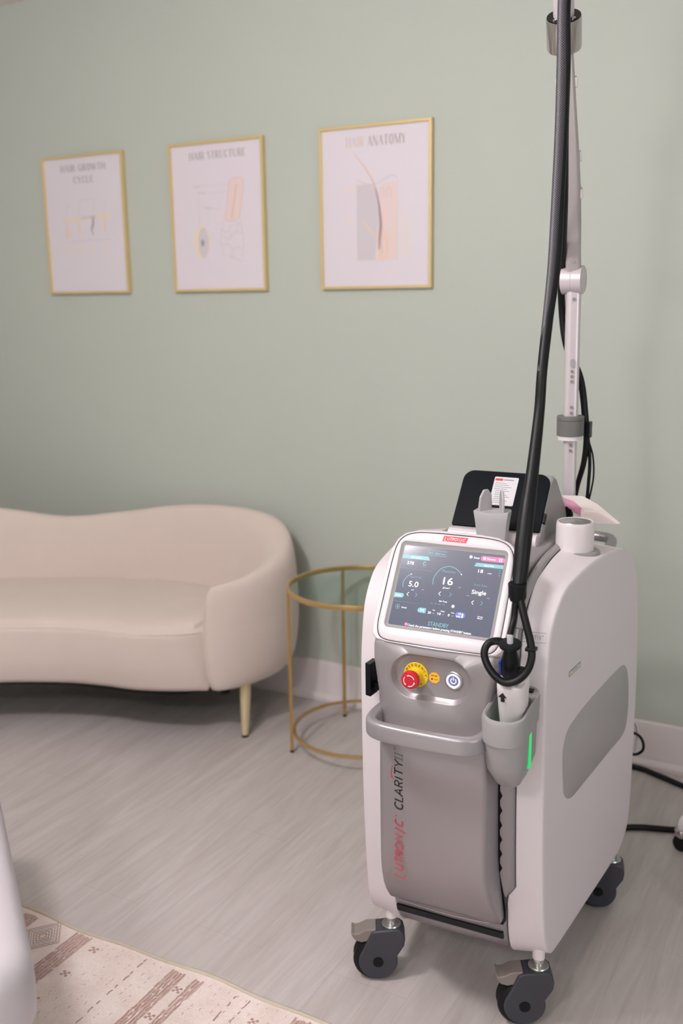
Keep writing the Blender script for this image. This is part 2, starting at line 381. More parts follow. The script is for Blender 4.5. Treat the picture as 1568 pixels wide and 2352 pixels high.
if (CP[5][0]-cy)*NP[5][0] + (CP[5][1]-cz)*NP[5][1] < 0: NP = [(-a, -b) for a, b in NP]
def off(d): return [(p[0]+n[0]*d, p[1]+n[1]*d) for p, n in zip(CP, NP)]
def seam_x(y, z):
    if y < 0.1 and z < 0.36:
        t = max(0, min(1, (0.36-z)/0.035)); t = t*t*(3-2*t); return 0.155 - 0.02*t
    return 0.155
def face_x(y): return 0.206 + 0.105*(y+0.068)
for s in (1, -1):
    bm = BM(); rings = []
    inn = off(-0.010)
    rings.append([(XC+s*(face_x(p[0])), p[0], p[1]) for p in inn])
    for d, k in ((-0.0035, 0.0), (-0.0012, -0.0012)):
        q = off(d); rings.append([(XC+s*(face_x(p[0])+k), p[0], p[1]) for p in q])
    for t in (0.0, 0.03, 0.08, 0.5, 1.0):
        q = off(0.0012 + 0.0128*t)
        rings.append([(XC+s*((face_x(c[0])-0.0035)*(1-t)+seam_x(*c)*t), p[0], p[1]) for p, c in zip(q, CP)])
    q = off(0.012); rings.append([(XC+s*(seam_x(*c)-0.002), p[0], p[1]) for p, c in zip(q, CP)])
    q = off(-0.004); rings.append([(XC+s*(seam_x(*c)-0.0025), p[0], p[1]) for p, c in zip(q, CP)])
    loft(bm, rings)
    sh = link('side_shell', bm, WHITE, MC, smooth=40)
    # grey inset area on the outer face
    ins = [(.086, .507), (.06, .53), (.052, .558), (.043, .623), (.050, .655), (.067, .674), (.099, .683), (.18, .692), (.32, .697), (.43, .697), (.475, .688), (.504, .659), (.520, .60), (.522, .55), (.512, .515), (.481, .497), (.376, .497), (.172, .497), (.121, .497)]
    ins = [(p.x, p.y) for p in crom([(a, b, 0) for a, b in ins], 3, closed=True)]
    bm = BM(); cyy = 0.28; czz = 0.59
    def sc(P, k): return [(cyy+(a-cyy)*(1-k/0.22), czz+(b_-czz)*(1-k/0.1)) for a, b_ in P]
    loft(bm, [[(XC+s*(face_x(a)-0.002), a, b_) for a, b_ in ins], [(XC+s*(face_x(a)+0.0004), a, b_) for a, b_ in ins],
              [(XC+s*(face_x(a)+0.0012), a, b_) for a, b_ in sc(ins, 0.0015)]])
    link('side_inset', bm, INSET, sh, smooth=30, label='grey inset area on the side shell')
    if s == 1:
        fl = radians(6); Mx = frame((XC+face_x(0.102)+0.0004, 0.102, 0.8045), (sin(fl), cos(fl), 0), (0, 0, 1), (cos(fl), -sin(fl), 0))
        b1 = BM(); box(b1, -.036, .036, -.0055, .0055, 0, .0003, Mx)
        bm = BM(); rib(bm, [(-.036, -.0055), (.036, -.0055), (.036, .0055), (-.036, .0055)], .0008, Mx, .0005, closed=True)
        rib(bm, [(-.018, .0008), (.018, .0008)], .0014, Mx, .0005); rib(bm, [(.026, -.004), (.034, .004)], .0006, Mx, .0005); b3 = BM(); prism(b3, [(-.033, -.004), (-.022, -.004), (-.0275, .004)], 0, .0005, Mx); multi('warning_label', [(b1, LABEL), (bm, GREYINK), (b3, YEL2)], sh)
        # small model plate on the front band of the right shell
        Mf = frame((0.1655, -.0725, .926), (1, 0.20, -.03), (0, .26, 1), (0, -1, .2))
        Mf = frame((0.1665, -.0745, .9265), Vector((1, .27, -.06)), Vector((1, .27, -.06)).cross(Vector((0.2, -1, .28))).normalized()*-1, (0.2, -1, .28))
        xa = Vector((1, .30, -.05)).normalized(); za = Vector((.28, -1, .22)); za = (za - xa*za.dot(xa)).normalized(); ya = za.cross(xa)
        Mf = frame(Vector((0.1645, -.0700, .926)) + za*.0022, xa, ya, za)
        bm = BM(); rib(bm, [(-.025, -.010), (.025, -.010), (.025, .010), (-.025, .010)], .0007, Mf, .0004, closed=True)
        
        for ch, a, b_ in (('C', -19, -14), ('L', -13, -10.2), ('A', -9.6, -4.8), ('R', -3.6, -.4), ('I', .8, 1.2), ('T', 2, 6.4), ('Y', 6.8, 11.2), ('I', 12.2, 12.6), ('I', 14.2, 14.6)): mono(bm, ch, Mf, a/1000, b_/1000, .0082, .0007, .0004, 0, -.004); text(bm, '™', Mf, .0165, .0205, .0010, .0045, th=.0004)
        link('model_label', bm, GREYINK, sh, smooth=0)
# silver body between the shells
core = [(p[0], p[1]) for p in off(0.008)]
bm = BM(); loft(bm, [[(XC+sx, p[0], p[1]) for p in core] for sx in (-.158, .158)])
link('body_core', bm, DECK, MC, smooth=40)
# front frame (silver) in front of the core, follows the shell front
def fy(z): return interp([(.16, .02), (.18, -.02), (.21, -.046), (.25, -.060), (.30, -.068), (.45, -.082), (.62, -.090), (.80, -.094), (.92, -.09), (.96, -.06)], z)
bm = BM(); rings = []
for z in (.172, .18, .195, .21, .23, .25, .28, .30, .32, .325, .34, .355, .36, .40, .5, .6, .7, .8, .88, .93, .955):
    hw = seam_x(0, z) - .004; y = fy(z)
    rings.append([(XC-hw, 0.03, z), (XC-hw, y+.006, z), (XC-hw+.003, y+.001, z), (XC-hw+.01, y-.002, z), (XC, y-.004, z), (XC+hw-.01, y-.002, z), (XC+hw-.003, y+.001, z), (XC+hw, y+.006, z), (XC+hw, .03, z)])
loft(bm, rings); link('front_frame', bm, SILV, MC, smooth=40)
# dark foot strip
bm = BM(); loft(bm, [[(XC+sx, fy(.221)-.006, .219), (XC+sx, fy(.221)-.009, .223), (XC+sx, fy(.238)-.008, .239), (XC+sx, fy(.238)+.004, .240), (XC+sx, fy(.221)+.006, .219)] for sx in (-.124, -.120, .120, .126)])
link('foot_strip', bm, BLACK, MC, smooth=0)
# black side gap with teeth, both sides of the front cover
for s in (1, -1):
    bm = BM(); pts = [(0.085, .262), (.128, .262), (.1345, .275), (.1355, .30), (.1325, .33), (.127, .36), (.123, .385), (.1225, .39)]; z = .395
    while z < .70:
        pts += [(.1225, z), (.1275, z+.0105), (.1225, z+.021)]; z += .0345
    pts += [(.1225, .73), (.085, .73)]
    M_ = frame((XC, 0, 0), (s, 0, 0), (0, 0, 1), (0, -1, 0))
    a = [bm.verts.new(M_ @ Vector((p[0], p[1], -fy(p[1]) + .0052))) for p in pts]; b_ = [bm.verts.new(M_ @ Vector((p[0], p[1], -fy(p[1]) - .004))) for p in pts]
    bm.faces.new(a); bm.faces.new(b_[::-1])
    for q in range(len(pts)): bm.faces.new((a[q], a[(q+1) % len(pts)], b_[(q+1) % len(pts)], b_[q]))
    link('side_vent', bm, BLACK, MC, smooth=0)
# front cover (silver door)
bm = BM(); rings = []
cov = [(.705, .116, -.166), (.68, .1185, -.170), (.60, .119, -.170), (.48, .119, -.169), (.43, .1195, -.167), (.40, .121, -.162), (.37, .1235, -.152), (.34, .1265, -.138), (.31, .129, -.120), (.292, .1305, -.106), (.281, .130, -.098), (.275, .127, -.089)]
for z, hw, y in cov:
    rings.append([(XC+a, b_, z) for a, b_ in rrect(-hw, hw, y, -.05, (.011, .004, .004, .011), 5)])
loft(bm, rings); cv = link('front_cover', bm, SILV, MC, smooth=30)
# raised centre line at the cover's lower end
bm = BM(); tube(bm, [(XC-.127, -.084, .283), (XC-.10, -.095, .277), (XC, -.099, .275), (XC+.10, -.095, .277), (XC+.127, -.084, .283)], .0020, 8); link('cover_lip', bm, SILV, cv, smooth=50)
# lettering on the cover, reading upwards
MT = frame((-.0765, -.1703, .385), (0, 0, 1), (-1, 0, 0), (0, -1, 0))
bm = BM(); logo(bm, MT, 0, .138, .0172); text(bm, '®', MT, .1395, .1425, .0135, .003); link('brand_lettering', bm, REDINK, cv, smooth=0, label='red lettering running up the cover')
bm = BM()
for ch, a, b_ in (('C', 156, 170.5), ('L', 175, 184.5), ('A', 187.5, 202.5), ('R', 208, 219), ('I', 225, 227), ('T', 233, 247.5), ('Y', 251, 265.5)): mono(bm, ch, MT, a/1000, b_/1000, .0178, .0024, .0006)
link('model_lettering', bm, INK, cv, smooth=0, label='black lettering running up the cover')
bm = BM(); Mi = MT
for q in (.2685, .2775):
    rib(bm, [(q+.002, .0005), (q+.0055, .0175)], .0018, Mi); rib(bm, [(q-.001, .0006), (q+.005, .0006)], .0009, Mi); rib(bm, [(q+.003, .0176), (q+.0085, .0176)], .0009, Mi)
text(bm, '™', MT, .2895, .294, .0145, .005); link('numeral_lettering', bm, GREYINK, cv, smooth=0)
bm = BM(); rib(bm, [(.2225, .0215), (.228, .0245), (.236, .0258), (.246, .0252), (.254, .0225)], [.0003, .0016, .0014, .0010, .0003], MT, smooth=4); disc(bm, (.228, .0245), .0014, MT); link('swoosh', bm, REDINK, cv, smooth=0)
# control block under the screen, dished recess for the buttons
def cbw(z): return interp([(.69, .106), (.73, .112), (.79, .119), (.85, .128), (.905, .136)], z)
outl = []
for i in range(13): z = .70 + (.905-.70)*i/12; outl.append((XC+cbw(z), z))
outl = [(XC+.09, .692)] + outl + [(XC+.128, .9085), (XC-.128, .9085)] + [(2*XC-x, z) for x, z in outl[::-1]] + [(XC-.09, .692)]
rc = (-.017, .842); NR = 96
def cy_(z): return -.1675 + max(0, z-.868)*.32 - 0.0
stI = stadium(*rc, .077, .040, 16); stO = stadium(*rc, .0865, .0485, 16)
oR = resamp(outl, rc, NR); def3 = lambda P, k: [(rc[0]+(a-rc[0])*k, rc[1]+(b_-rc[1])*k) for a, b_ in P]
bm = BM(); loft(bm, [[(x, -.1560, z) for x, z in resamp(stI, rc, NR)], [(x, -.1568, z) for x, z in def3(resamp(stI, rc, NR), 1.03)], [(x, -.1665, z) for x, z in def3(resamp(stO, rc, NR), .985)],
                     [(x, cy_(z)-.0008, z) for x, z in def3(resamp(stO, rc, NR), 1.02)], [(x, cy_(z)-.0005, z) for x, z in def3(oR, .90)], [(x, cy_(z)+.001, z) for x, z in def3(oR, .955)],
                     [(x, cy_(z)+.004, z) for x, z in def3(oR, .985)], [(x, cy_(z)+.011, z) for x, z in oR], [(x*.97+XC*.03, -.125, z) for x, z in oR], [(x*.93+XC*.07, -.08, z) for x, z in oR]])
cb = link('control_panel', bm, SILV, MC, smooth=50)
bm = BM(); loft(bm, [[(XC+a, b_, z) for a, b_ in rrect(-hw, hw, y, .03, .008, 3)] for z, hw, y in ((.70, .118, -.122), (.78, .123, -.124), (.86, .128, -.122), (.905, .131, -.112))])
link('control_side_trim', bm, BLACK, MC, smooth=40)
# buttons
Mp = frame((-.052, -.1562, .8425), (1, 0, 0), (0, 0, 1), (0, -1, 0))
bm = BM(); lathe(bm, [(.0265, 0), (.0265, .0012), (.0258, .0018), (.012, .0018)], Mp, 36); es = link('emergency_stop_button', bm, YEL, MC, smooth=40, label='round yellow plate with red emergency push button')
bm = BM(); lathe(bm, [(.0155, .001), (.0150, .010), (.0125, .014), (.0120, .022)], Mp, 28); link('button_collar', bm, YEL, es, smooth=40)
bm = BM(); lathe(bm, [(.0135, .020), (.0172, .023), (.0190, .028), (.0190, .033), (.0178, .0365), (.0175, .0370), (.0120, .0380), (.001, .0383)], Mp, 36); link('push_head', bm, RED, es, smooth=35, label='red mushroom push head')
bm = BM(); Mq = frame((-.052, -.1562-.0382, .8425), (1, 0, 0), (0, 0, 1), (0, -1, 0))
for k in range(3):
    a0 = radians(20+120*k); rib(bm, [(.0115*cos(a0+radians(t)), .0115*sin(a0+radians(t))) for t in range(0, 81, 10)], .0016, Mq)
    a1 = a0+radians(84); prism(bm, [(.0115*cos(a1+da)*kk, .0115*sin(a1+da)*kk) for da, kk in ((-.12, .82), (-.12, 1.18), (.22, 1.0))], 0, .0006, Mq)
link('arrow_marks', bm, WINK, es, smooth=0)
bm = BM()
for word, a_mid, flip in (('EMERGENCY', 90, 1), ('STOP', -90, -1)):
    n = len(word); st = 21 if flip == 1 else 22
    for i, ch in enumerate(word):
        a = radians(a_mid - flip*(i-(n-1)/2)*st); r = .0188 if flip == 1 else .0243
        M_ = Mp @ Matrix.Translation((r*cos(a), r*sin(a), .0018)) @ Matrix.Rotation(a - flip*pi/2, 4, 'Z')
        text(bm, ch, M_, 0, None, 0, .0056, center=0, th=.0003)
link('button_lettering', bm, INK, es, smooth=0)
Ms = frame((-.0125, -.1562, .8420), (1, 0, 0), (0, 0, 1), (0, -1, 0))
bm = BM(); prism(bm, [(.0122*cos(radians(22.5+45*i)), .0122*sin(radians(22.5+45*i))) for i in range(8)], 0, .0005, Ms); b1 = bm
bm = BM(); text(bm, 'STOP', Ms, -.0065, .0065, .0028, .0034, th=.0008); disc(bm, (-.005, -.003), .0018, Ms, .0008, 14); rib(bm, [(-.001, -.003), (.008, -.003)], .0006, Ms, .0008); multi('stop_sticker', [(b1, YEL2), (bm, INK)], MC)
Mw = frame((.0290, -.1562, .8430), (1, 0, 0), (0, 0, 1), (0, -1, 0))
bm = BM(); lathe(bm, [(.0190, 0), (.0190, .0018), (.0175, .0030), (.0158, .0032), (.0150, .0024), (.001, .0024)], Mw, 36); pw = link('power_button', bm, STEEL, MC, smooth=35)
bm = BM(); rib(bm, [(.0128*cos(2*pi*i/36), .0128*sin(2*pi*i/36)) for i in range(36)], .0032, Mw, .0034, closed=True)
rib(bm, [(.0056*cos(radians(a)), .0056*sin(radians(a))) for a in range(125, 416, 15)], .0013, Mw, .0034); rib(bm, [(0, .0010), (0, .0078)], .0013, Mw, .0034)
link('power_symbol', bm, LEDW, pw, smooth=0, label='glowing white ring and power symbol')
bm = BM(); disc(bm, (0, 0), .0148, Mw, .0027); link('button_glow', bm, LEDB, pw, smooth=0)
# monitor: everything in the tilted plane TP (x right, y up, z outwards)
TP = frame((XC, -.095, 1.011), (1, 0, 0), (0, .5353, .8446), (0, -.8446, .5353))
def tp(P, z): return [TP @ Vector((a, b_, z)) for a, b_ in P]
half = [(.0, .1185), (.04, .1185), (.080, .1165), (.104, .111), (.118, .101), (.126, .086), (.1295, .06), (.131, 0), (.1315, -.06), (.131, -.088), (.127, -.105), (.118, -.116), (.100, -.1205), (.05, -.1215), (0, -.122)]
bo = half + [(-a, b_) for a, b_ in half[::-1][1:-1]]
bo = [(p.x, p.y) for p in crom([(a, b_, 0) for a, b_ in bo], 3, closed=True)]
NB = 260; BO = resamp(bo, (0, 0), NB); SR = resamp(rrect(-.1115, .1115, -.0885, .0885, .006, 6), (0, 0), NB); SI = resamp(rrect(-.1095, .1095, -.0865, .0865, .003, 4), (0, 0), NB)
BR = resamp(rrect(-.1165, .1165, -.0935, .0945, .009, 6), (0, 0), NB)
def scl(P, d): return [(a*(1-d/max(sqrt(a*a+b_*b_), .01)), b_*(1-d/max(sqrt(a*a+b_*b_), .01))) for a, b_ in P]
bm = BM(); loft(bm, [tp(BR, -.002), tp(BR, .0000), tp(scl(BR, -.0008), .0006), tp(scl(BO, .004), .0004), tp(scl(BO, .0015), -.0012), tp(BO, -.004), tp(BO, -.014)], c0=False)
mb = link('monitor_bezel', bm, BEZ, MC, smooth=50)
bm = BM(); loft(bm, [tp(SI, -.0045), tp(SR, -.0040), tp(scl(BR, .0006), -.0002), tp(BR, -.0006), tp(BR, -.010)], c0=False)
link('bezel_chamfer', bm, GREY, mb, smooth=30, label='grey sloped edge around the screen')
bm = BM(); loft(bm, [tp(SI, -.010), tp(SI, -.0044)]); SL = [(bm, SCR)]
# badge above the screen
bm = BM(); prism(bm, [(-.0285, .1020), (.0240, .1020), (.0265, .1135), (-.0260, .1135)], .0004, .0009, TP); bd = link('brand_badge', bm, REDINK, MC, smooth=0)
bm = BM(); Mb = TP @ Matrix.Translation((0, .1050, .0009)); logo(bm, Mb, -.0225, .0455, .0056, th=.0003, wt=.0009); link('badge_lettering', bm, WINK, bd, smooth=0)
# outer monitor frame and head behind it
hf = [(0, .126), (.05, .1255), (.088, .1225), (.114, .114), (.129, .100), (.137, .078), (.1405, .045), (.1425, 0), (.1425, -.06), (.1415, -.095), (.1385, -.112), (.128, -.1215), (.110, -.1235), (0, -.1245)]
ho = hf + [(-a, b_) for a, b_ in hf[::-1][1:-1]]
HO = resamp(ho, (0, 0), NB)
bm = BM(); loft(bm, [tp(scl(BO, -.0008), -.012), tp(scl(BO, -.0012), -.0022), tp(scl(BO, -.004), -.0020) if False else tp(scl(BO, -.0035), -.0012), tp(scl(HO, .002), -.0022), tp(HO, -.006), tp(HO, -.018), tp(scl(HO, .004), -.026), tp(scl(HO, .012), -.034)])
link('monitor_frame', bm, BEZ, MC, smooth=40, label='pearl rim of the monitor')
bm = BM(); loft(bm, [tp(scl(BO, -.0004), -.012), tp(scl(BO, -.0004), -.0019), tp(scl(BO, .0002), -.0019), tp(scl(BO, .0002), -.012)], c0=False, c1=False); link('bezel_seam', bm, BLK_EDGE, MC, smooth=0)
bm = BM(); rings = []
for z, hw, y0, y1 in ((.905, .128, -.125, .04), (.95, .130, -.098, .05), (1.0, .131, -.066, .055), (1.05, .128, -.034, .055), (1.075, .120, -.018, .045), (1.088, .105, -.006, .030)):
    rings.append([(XC+a, b_, z) for a, b_ in rrect(-hw, hw, y0, y1, .014, 4)])
loft(bm, rings); link('monitor_housing', bm, DECK, MC, smooth=40)
# user interface on the screen
Z0 = -.0043; TS = TP @ Matrix.Translation((0, 0, Z0))
def mm(p): return (p[0]/1000, p[1]/1000)
def T_(bm, s, c, h, w=None, bold=0.0):
    c = mm(c); h = h/1000
    if w: text(bm, s, TS, c[0]-w/2000, c[0]+w/2000, c[1]-h/2, h, th=.0002, bold=bold)
    else: text(bm, s, TS, 0, None, c[1]-h/2, h, th=.0002, center=c[0], bold=bold)
bm = BM()
for s, c, h, w in (('378', (-89, 48.7), 7.2, 15), ('5.0', (-72.5, 4.3), 12, 21.5), ('16', (.6, 19.2), 16, 21), ('18', (64.4, 48), 7.4, 10), ('Single', (69.3, 3.4), 8.8, 30), ('J/cm²', (-.9, 4.3), 3.6, 15), ('ms', (-71.7, -8.2), 2.4, 6), ('mm', (83.8, 45), 2.4, 8),
                   ('Setup', (50.8, 75.2), 4, 12.5), ('20', (-25.8, -51.2), 5.2, 7), ('10', (-4.6, -51.1), 5.2, 7), ('0', (16.1, -51.3), 5.2, 3.6), ('Switch', (-82.1, -47.7), 3.2, 11), ('Skin Temp', (-1.5, -24.6), 3.2, 17.5),
                   ('Check the parameters before pressing STANDBY button.', (2.2, -82.6), 5, 137), ('Pre', (-17, -45.1), 2.6, 5), ('Delay', (2.1, -45.1), 2.6, 8.5), ('Post', (23.9, -45.6), 2.6, 7), ('Aiming', (81.3, -46.1), 2.6, 11), ('Beam', (81.3, -49.8), 2.6, 10)):
    T_(bm, s, c, h, w, bold=.004 if h > 8 else 0)
disc(bm, mm((38.3, 75.7)), .0031, TS, .0002, 16); disc(bm, mm((21.4, -32.2)), .0031, TS, .0002, 16); disc(bm, mm((25.6, 36.1)), .0012, TS, .0003, 12); disc(bm, mm((-82, 24.9)), .0012, TS, .0003, 12)
for cx_, cy2, s in ((-80.5, -18.4, -1), (-12.3, -9.1, -1), (60.1, -19, -1)):
    rib(bm, [mm((cx_-s*2, cy2+4.2)), mm((cx_+s*2, cy2)), mm((cx_-s*2, cy2-4.2))], .0011, TS, .0002)
SL.append((bm, UIW))
bm = BM(); k = 0
for P in ([(-109.5, 66.1), (-52.6, 66.4), (-47.3, 57.9), (-109.4, 57.5)], [(52.2, 64.7), (109.3, 65.2), (109.3, 57.2), (48.8, 56.8)]): prism(bm, [mm(p) for p in P], 0, .0001, TS)
prism(bm, [mm(p) for p in ([(-109.4, -18.0), (-109.4, -28.5), (-93, -27.5)] + [(-93+4.6*sin(radians(a)), -22.6-4.8*cos(radians(a))) for a in range(10, 180, 20)] + [(-93, -18.0)])], 0, .0001, TS)
prism(bm, [mm(p) for p in ([(-34, -54), (-34, -43.5), (-47, -43.5)] + [(-47-5.2*sin(radians(a)), -48.7+5.2*cos(radians(a))) for a in range(15, 180, 20)] + [(-47, -54)])], 0, .0001, TS)
rib(bm, [mm(p) for p in ((-61, 80.3), (-14, 80.3), (-14, 70), (-61, 70))], .0006, TS, .0002, closed=True)
T_(bm, 'YAG 1064 nm', (-37.4, 75.1), 4.8, 40)
rib(bm, [mm(p) for p in ((-30.9, 8.2), (-32.0, 20), (-27.5, 33), (-18, 45), (-4.5, 50), (8, 48.6), (19, 42.5), (25.6, 36.1))], .0011, TS, .0002, smooth=5)
rib(bm, [mm(p) for p in ((-93.6, -5.3), (-96, 2.5), (-94.4, 11), (-89, 19.5), (-82, 24.9))], .0011, TS, .0002, smooth=5)
rib(bm, [mm((-57.4+3.4*cos(radians(a)), 50.4+3.4*sin(radians(a)))) for a in range(50, 341, 20)], .0013, TS, .0002)
rib(bm, [mm((-96.6+4.6*cos(radians(a)), -47.3+4.6*sin(radians(a)))) for a in range(0, 360, 20)], .0006, TS, .0002, closed=True); disc(bm, mm((-96.6, -48)), .0016, TS, .0002, 12); rib(bm, [mm((-96.6, -47)), mm((-96.6, -43.8))], .001, TS, .0002)
T_(bm, 'STANDBY', (-1.6, -73.8), 8.8, 44)
for cx_, cy2, s in ((-62, -17.9, 1), (11.2, -8.9, 1), (78.8, -18.6, 1)):
    rib(bm, [mm((cx_-s*2, cy2+4.2)), mm((cx_+s*2, cy2)), mm((cx_-s*2, cy2-4.2))], .0009, TS, .0002)
SL.append((bm, UIT))
bm = BM(); T_(bm, 'Fluence', (-2, 39.9), 6.4, 28); T_(bm, 'Pulse Width', (-70.7, 19.5), 4.4, 27); T_(bm, 'Pulse Rate', (70.1, 18.4), 4.6, 27)
SL.append((bm, UID))
bm = BM(); prism(bm, [mm(p) for p in stadium(85, 75.2, 25.5, 5.4, 8)], 0, .0001, TS); disc(bm, mm((-70.3, -81.7)), .0035, TS, .0002, 16); SL.append((bm, UIP))
bm = BM(); prism(bm, [mm(p) for p in stadium(40, -48.5, 10.5, 6.2, 8)], 0, .0001, TS); SL.append((bm, UIB))
bm = BM(); MT2 = TS; TS = TP @ Matrix.Translation((0, 0, Z0+.0001))
T_(bm, 'Shot Count', (-79, 61.8), 3.2, 22); T_(bm, 'Spot Size', (80, 60.9), 3.2, 20); T_(bm, 'Memory', (82, 75.1), 4.2, 18); T_(bm, 'ICD', (38.4, -45.6), 3, 6.4); T_(bm, '60%', (36.5, -51.4), 3.6, 9)
prism(bm, [mm(p) for p in ((65, 73), (70.2, 73), (70.2, 77.6), (65, 77.6))], 0, .0002, TS); prism(bm, [mm(p) for p in ((43, -53), (46, -53), (46, -45), (43, -45))], 0, .0002, TS)
rib(bm, [mm((101.5+2.4*cos(radians(a)), 75+2.4*sin(radians(a)))) for a in range(0, 360, 30)], .0008, TS, .0002, closed=True)
for a in (45, 135, 225, 315): rib(bm, [mm((101.5+2.4*cos(radians(a)), 75+2.4*sin(radians(a)))), mm((101.5+4.6*cos(radians(a)), 75+4.6*sin(radians(a))))], .0008, TS, .0002)
T_(bm, 'Timing', (-101, -23), 3, 13); T_(bm, '!', (-70.3, -81.7), 4.4); rib(bm, [mm((-45, -51)), mm((-45, -46.4)), mm((-42, -48.5)), mm((-39, -46.4)), mm((-39, -51))], .0012, TS, .0002)
SL.append((bm, UIW))
bm = BM(); TS = MT2
for c, w in (((-50, -5.7), 5.5), ((27.4, 8.4), 5.5), ((47.8, -6.1), 5), ((91, -6.7), 5.5), ((-16.9, -52), 5), ((4.2, -51.7), 4), ((24.6, -52.1), 4.5)): rib(bm, [mm((c[0]-w/2, c[1])), mm((c[0]+w/2, c[1]))], .0015, TS, .0001)
for i, s in enumerate(('Off', '36', '42', '45')): T_(bm, s, (-25+i*8.6, -31), 3, 4.6)
for i, s in enumerate(('12', '15', '18')): T_(bm, s, (103.4+i*.4, 53.5-i*5.4), 2.6, 4)
T_(bm, 'Reset', (-57.8, 43.8), 2.2, 9)
rib(bm, [mm((-109, 36)), mm((-109, 35.9)), mm((-40, 35.9))], .0003, TS, .0001); rib(bm, [mm((-108, -36)), mm((-52, -36))], .0003, TS, .0001)
for i in range(46):
    a = random.uniform(-105, 105); b_ = random.uniform(-80, 80); disc(bm, mm((a, b_)), .0004, TS, .00015, 6)
SL.append((bm, UIG))
multi('touchscreen', SL, MC, label='lit dark blue grey touchscreen')
# black bracket beside the left of the head
bm = BM(); xb = -.172; loft(bm, [[(xb-.008, -.128, z), (xb+.006, -.132, z), (xb+.008, -.098, z), (xb-.006, -.094, z)] for z in (.765, .838)]); box(bm, xb+.006, xb+.05, -.115, -.10, .775, .79); link('side_bracket', bm, BLACK, MC, smooth=0, bevel=.0015)
# front handle bar
path = [(XC-.1185, -.085, .744), (XC-.1205, -.15, .744), (XC-.119, -.195, .744), (XC-.109, -.222, .744), (XC-.085, -.236, .744), (XC-.04, -.2405, .744), (XC, -.241, .744), (XC+.04, -.2405, .744), (XC+.085, -.236, .744), (XC+.109, -.222, .744), (XC+.119, -.195, .744), (XC+.1205, -.15, .744), (XC+.1185, -.085, .744)]
P = crom(path, 6); bm = BM(); rings = []
for i, p in enumerate(P):
    t = (P[min(i+1, len(P)-1)] - P[max(i-1, 0)]).normalized(); nrm = Vector((t.y, -t.x, 0))
    if nrm.y > 0.01 and abs(p.x-XC) < .1: nrm = -nrm
    nrm = Vector((t.y, -t.x, 0))
    rings.append([p + nrm*a + Vector((0, 0, b_)) for a, b_ in rrect(-.011, .011, -.019, .019, .0075, 4)])
loft(bm, rings); link('front_handle', bm, SILV2, MC, smooth=50, label='silver grab bar across the front')
# rear handle
bm = BM(); tube(bm, [(-.20, .52, .955), (-.205, .58, .962), (-.198, .632, .966), (-.16, .648, .968), (0, .652, .970), (.13, .648, .970), (.172, .632, .968), (.180, .58, .962), (.176, .52, .955)], .0135, 14, sx=1.0)
link('rear_handle', bm, SILV2, MC, smooth=60)
# deck: grey rails running back beside the rear console
for s in (1, -1):
    bm = BM(); tube(bm, [(XC+s*.146, -.072, .94), (XC+s*.146, -.048, .978), (XC+s*.146, -.005, 1.004), (XC+s*.145, .06, 1.022), (XC+s*.142, .16, 1.031), (XC+s*.14, .30, 1.031), (XC+s*.13, .42, 1.02)], .0095, 12); link('deck_rail', bm, DECK, MC, smooth=60)
bm = BM(); loft(bm, [[(XC+a, b_, z) for a, b_ in rrect(-hw, hw, y0, y1, .02, 4)] for z, hw, y0, y1 in ((1.0, .132, -.02, .50), (1.035, .130, .0, .49), (1.042, .122, .01, .48))]); link('top_deck', bm, DECK, MC, smooth=50)
# rear console with a sloped black panel
bm = BM(); sx_ = .107
prof = [(.205, 1.030), (.212, 1.046), (.222, 1.060), (.320, 1.176), (.335, 1.182), (.36, 1.172), (.46, 1.08), (.49, 1.03)]
loft(bm, [[(XC+x, a*(1-k)+.33*k, b_*(1-k)+1.09*k) for a, b_ in prof] for x, k in ((-sx_, .06), (-sx_+.004, .015), (-sx_+.012, 0), (sx_-.012, 0), (sx_-.004, .015), (sx_, .06))])
rcn = link('rear_console', bm, GREY, MC, smooth=40)
RP = frame((XC, .275, 1.121), (1, 0, 0), (0, .098, .116), (0, -.116, .098))
bm = BM(); prism(bm, rrect(-.1055, .1045, -.072, .0785, (.004, .026, .026, .004), 6), -.004, .006, RP); link('black_panel', bm, BGLOSS, rcn, smooth=30, bevel=.0012, label='sloped glossy black panel')
bm = BM(); tube(bm, [(XC-.105, .212, 1.050), (XC, .211, 1.050), (XC+.104, .212, 1.050)], .0165, 14); link('white_lip', bm, BEZ, rcn, smooth=60, label='white rounded lip under the black panel')
bm = BM(); box(bm, .1045, .1115, -.046, -.022, -.006, .004, RP); link('panel_switch', bm, BLACK, rcn, smooth=0, bevel=.001)
bm = BM(); prism(bm, rrect(-.028, .030, -.012, .064, .003, 3), .006, .0066, RP); b1 = bm
bm = BM(); RPl = RP @ Matrix.Translation((0, 0, .0066))
rib(bm, [(-.005, .0565), (.019, .0565)], .0022, RPl, .0002)
for i in range(11):
    y = .047 - i*.0052; rib(bm, [(-.024+(.004 if i > 3 else 0), y), (.004+.016*((i*7) % 5)/5, y)], .0011, RPl, .0002)
b2 = bm
bm = BM(); prism(bm, [(-.0255, .0535), (-.007, .0535), (-.007, .0595), (-.0255, .0595)], 0, .0002, RPl); multi('rating_label', [(b1, LABEL), (b2, GREYINK), (bm, REDINK)], rcn)
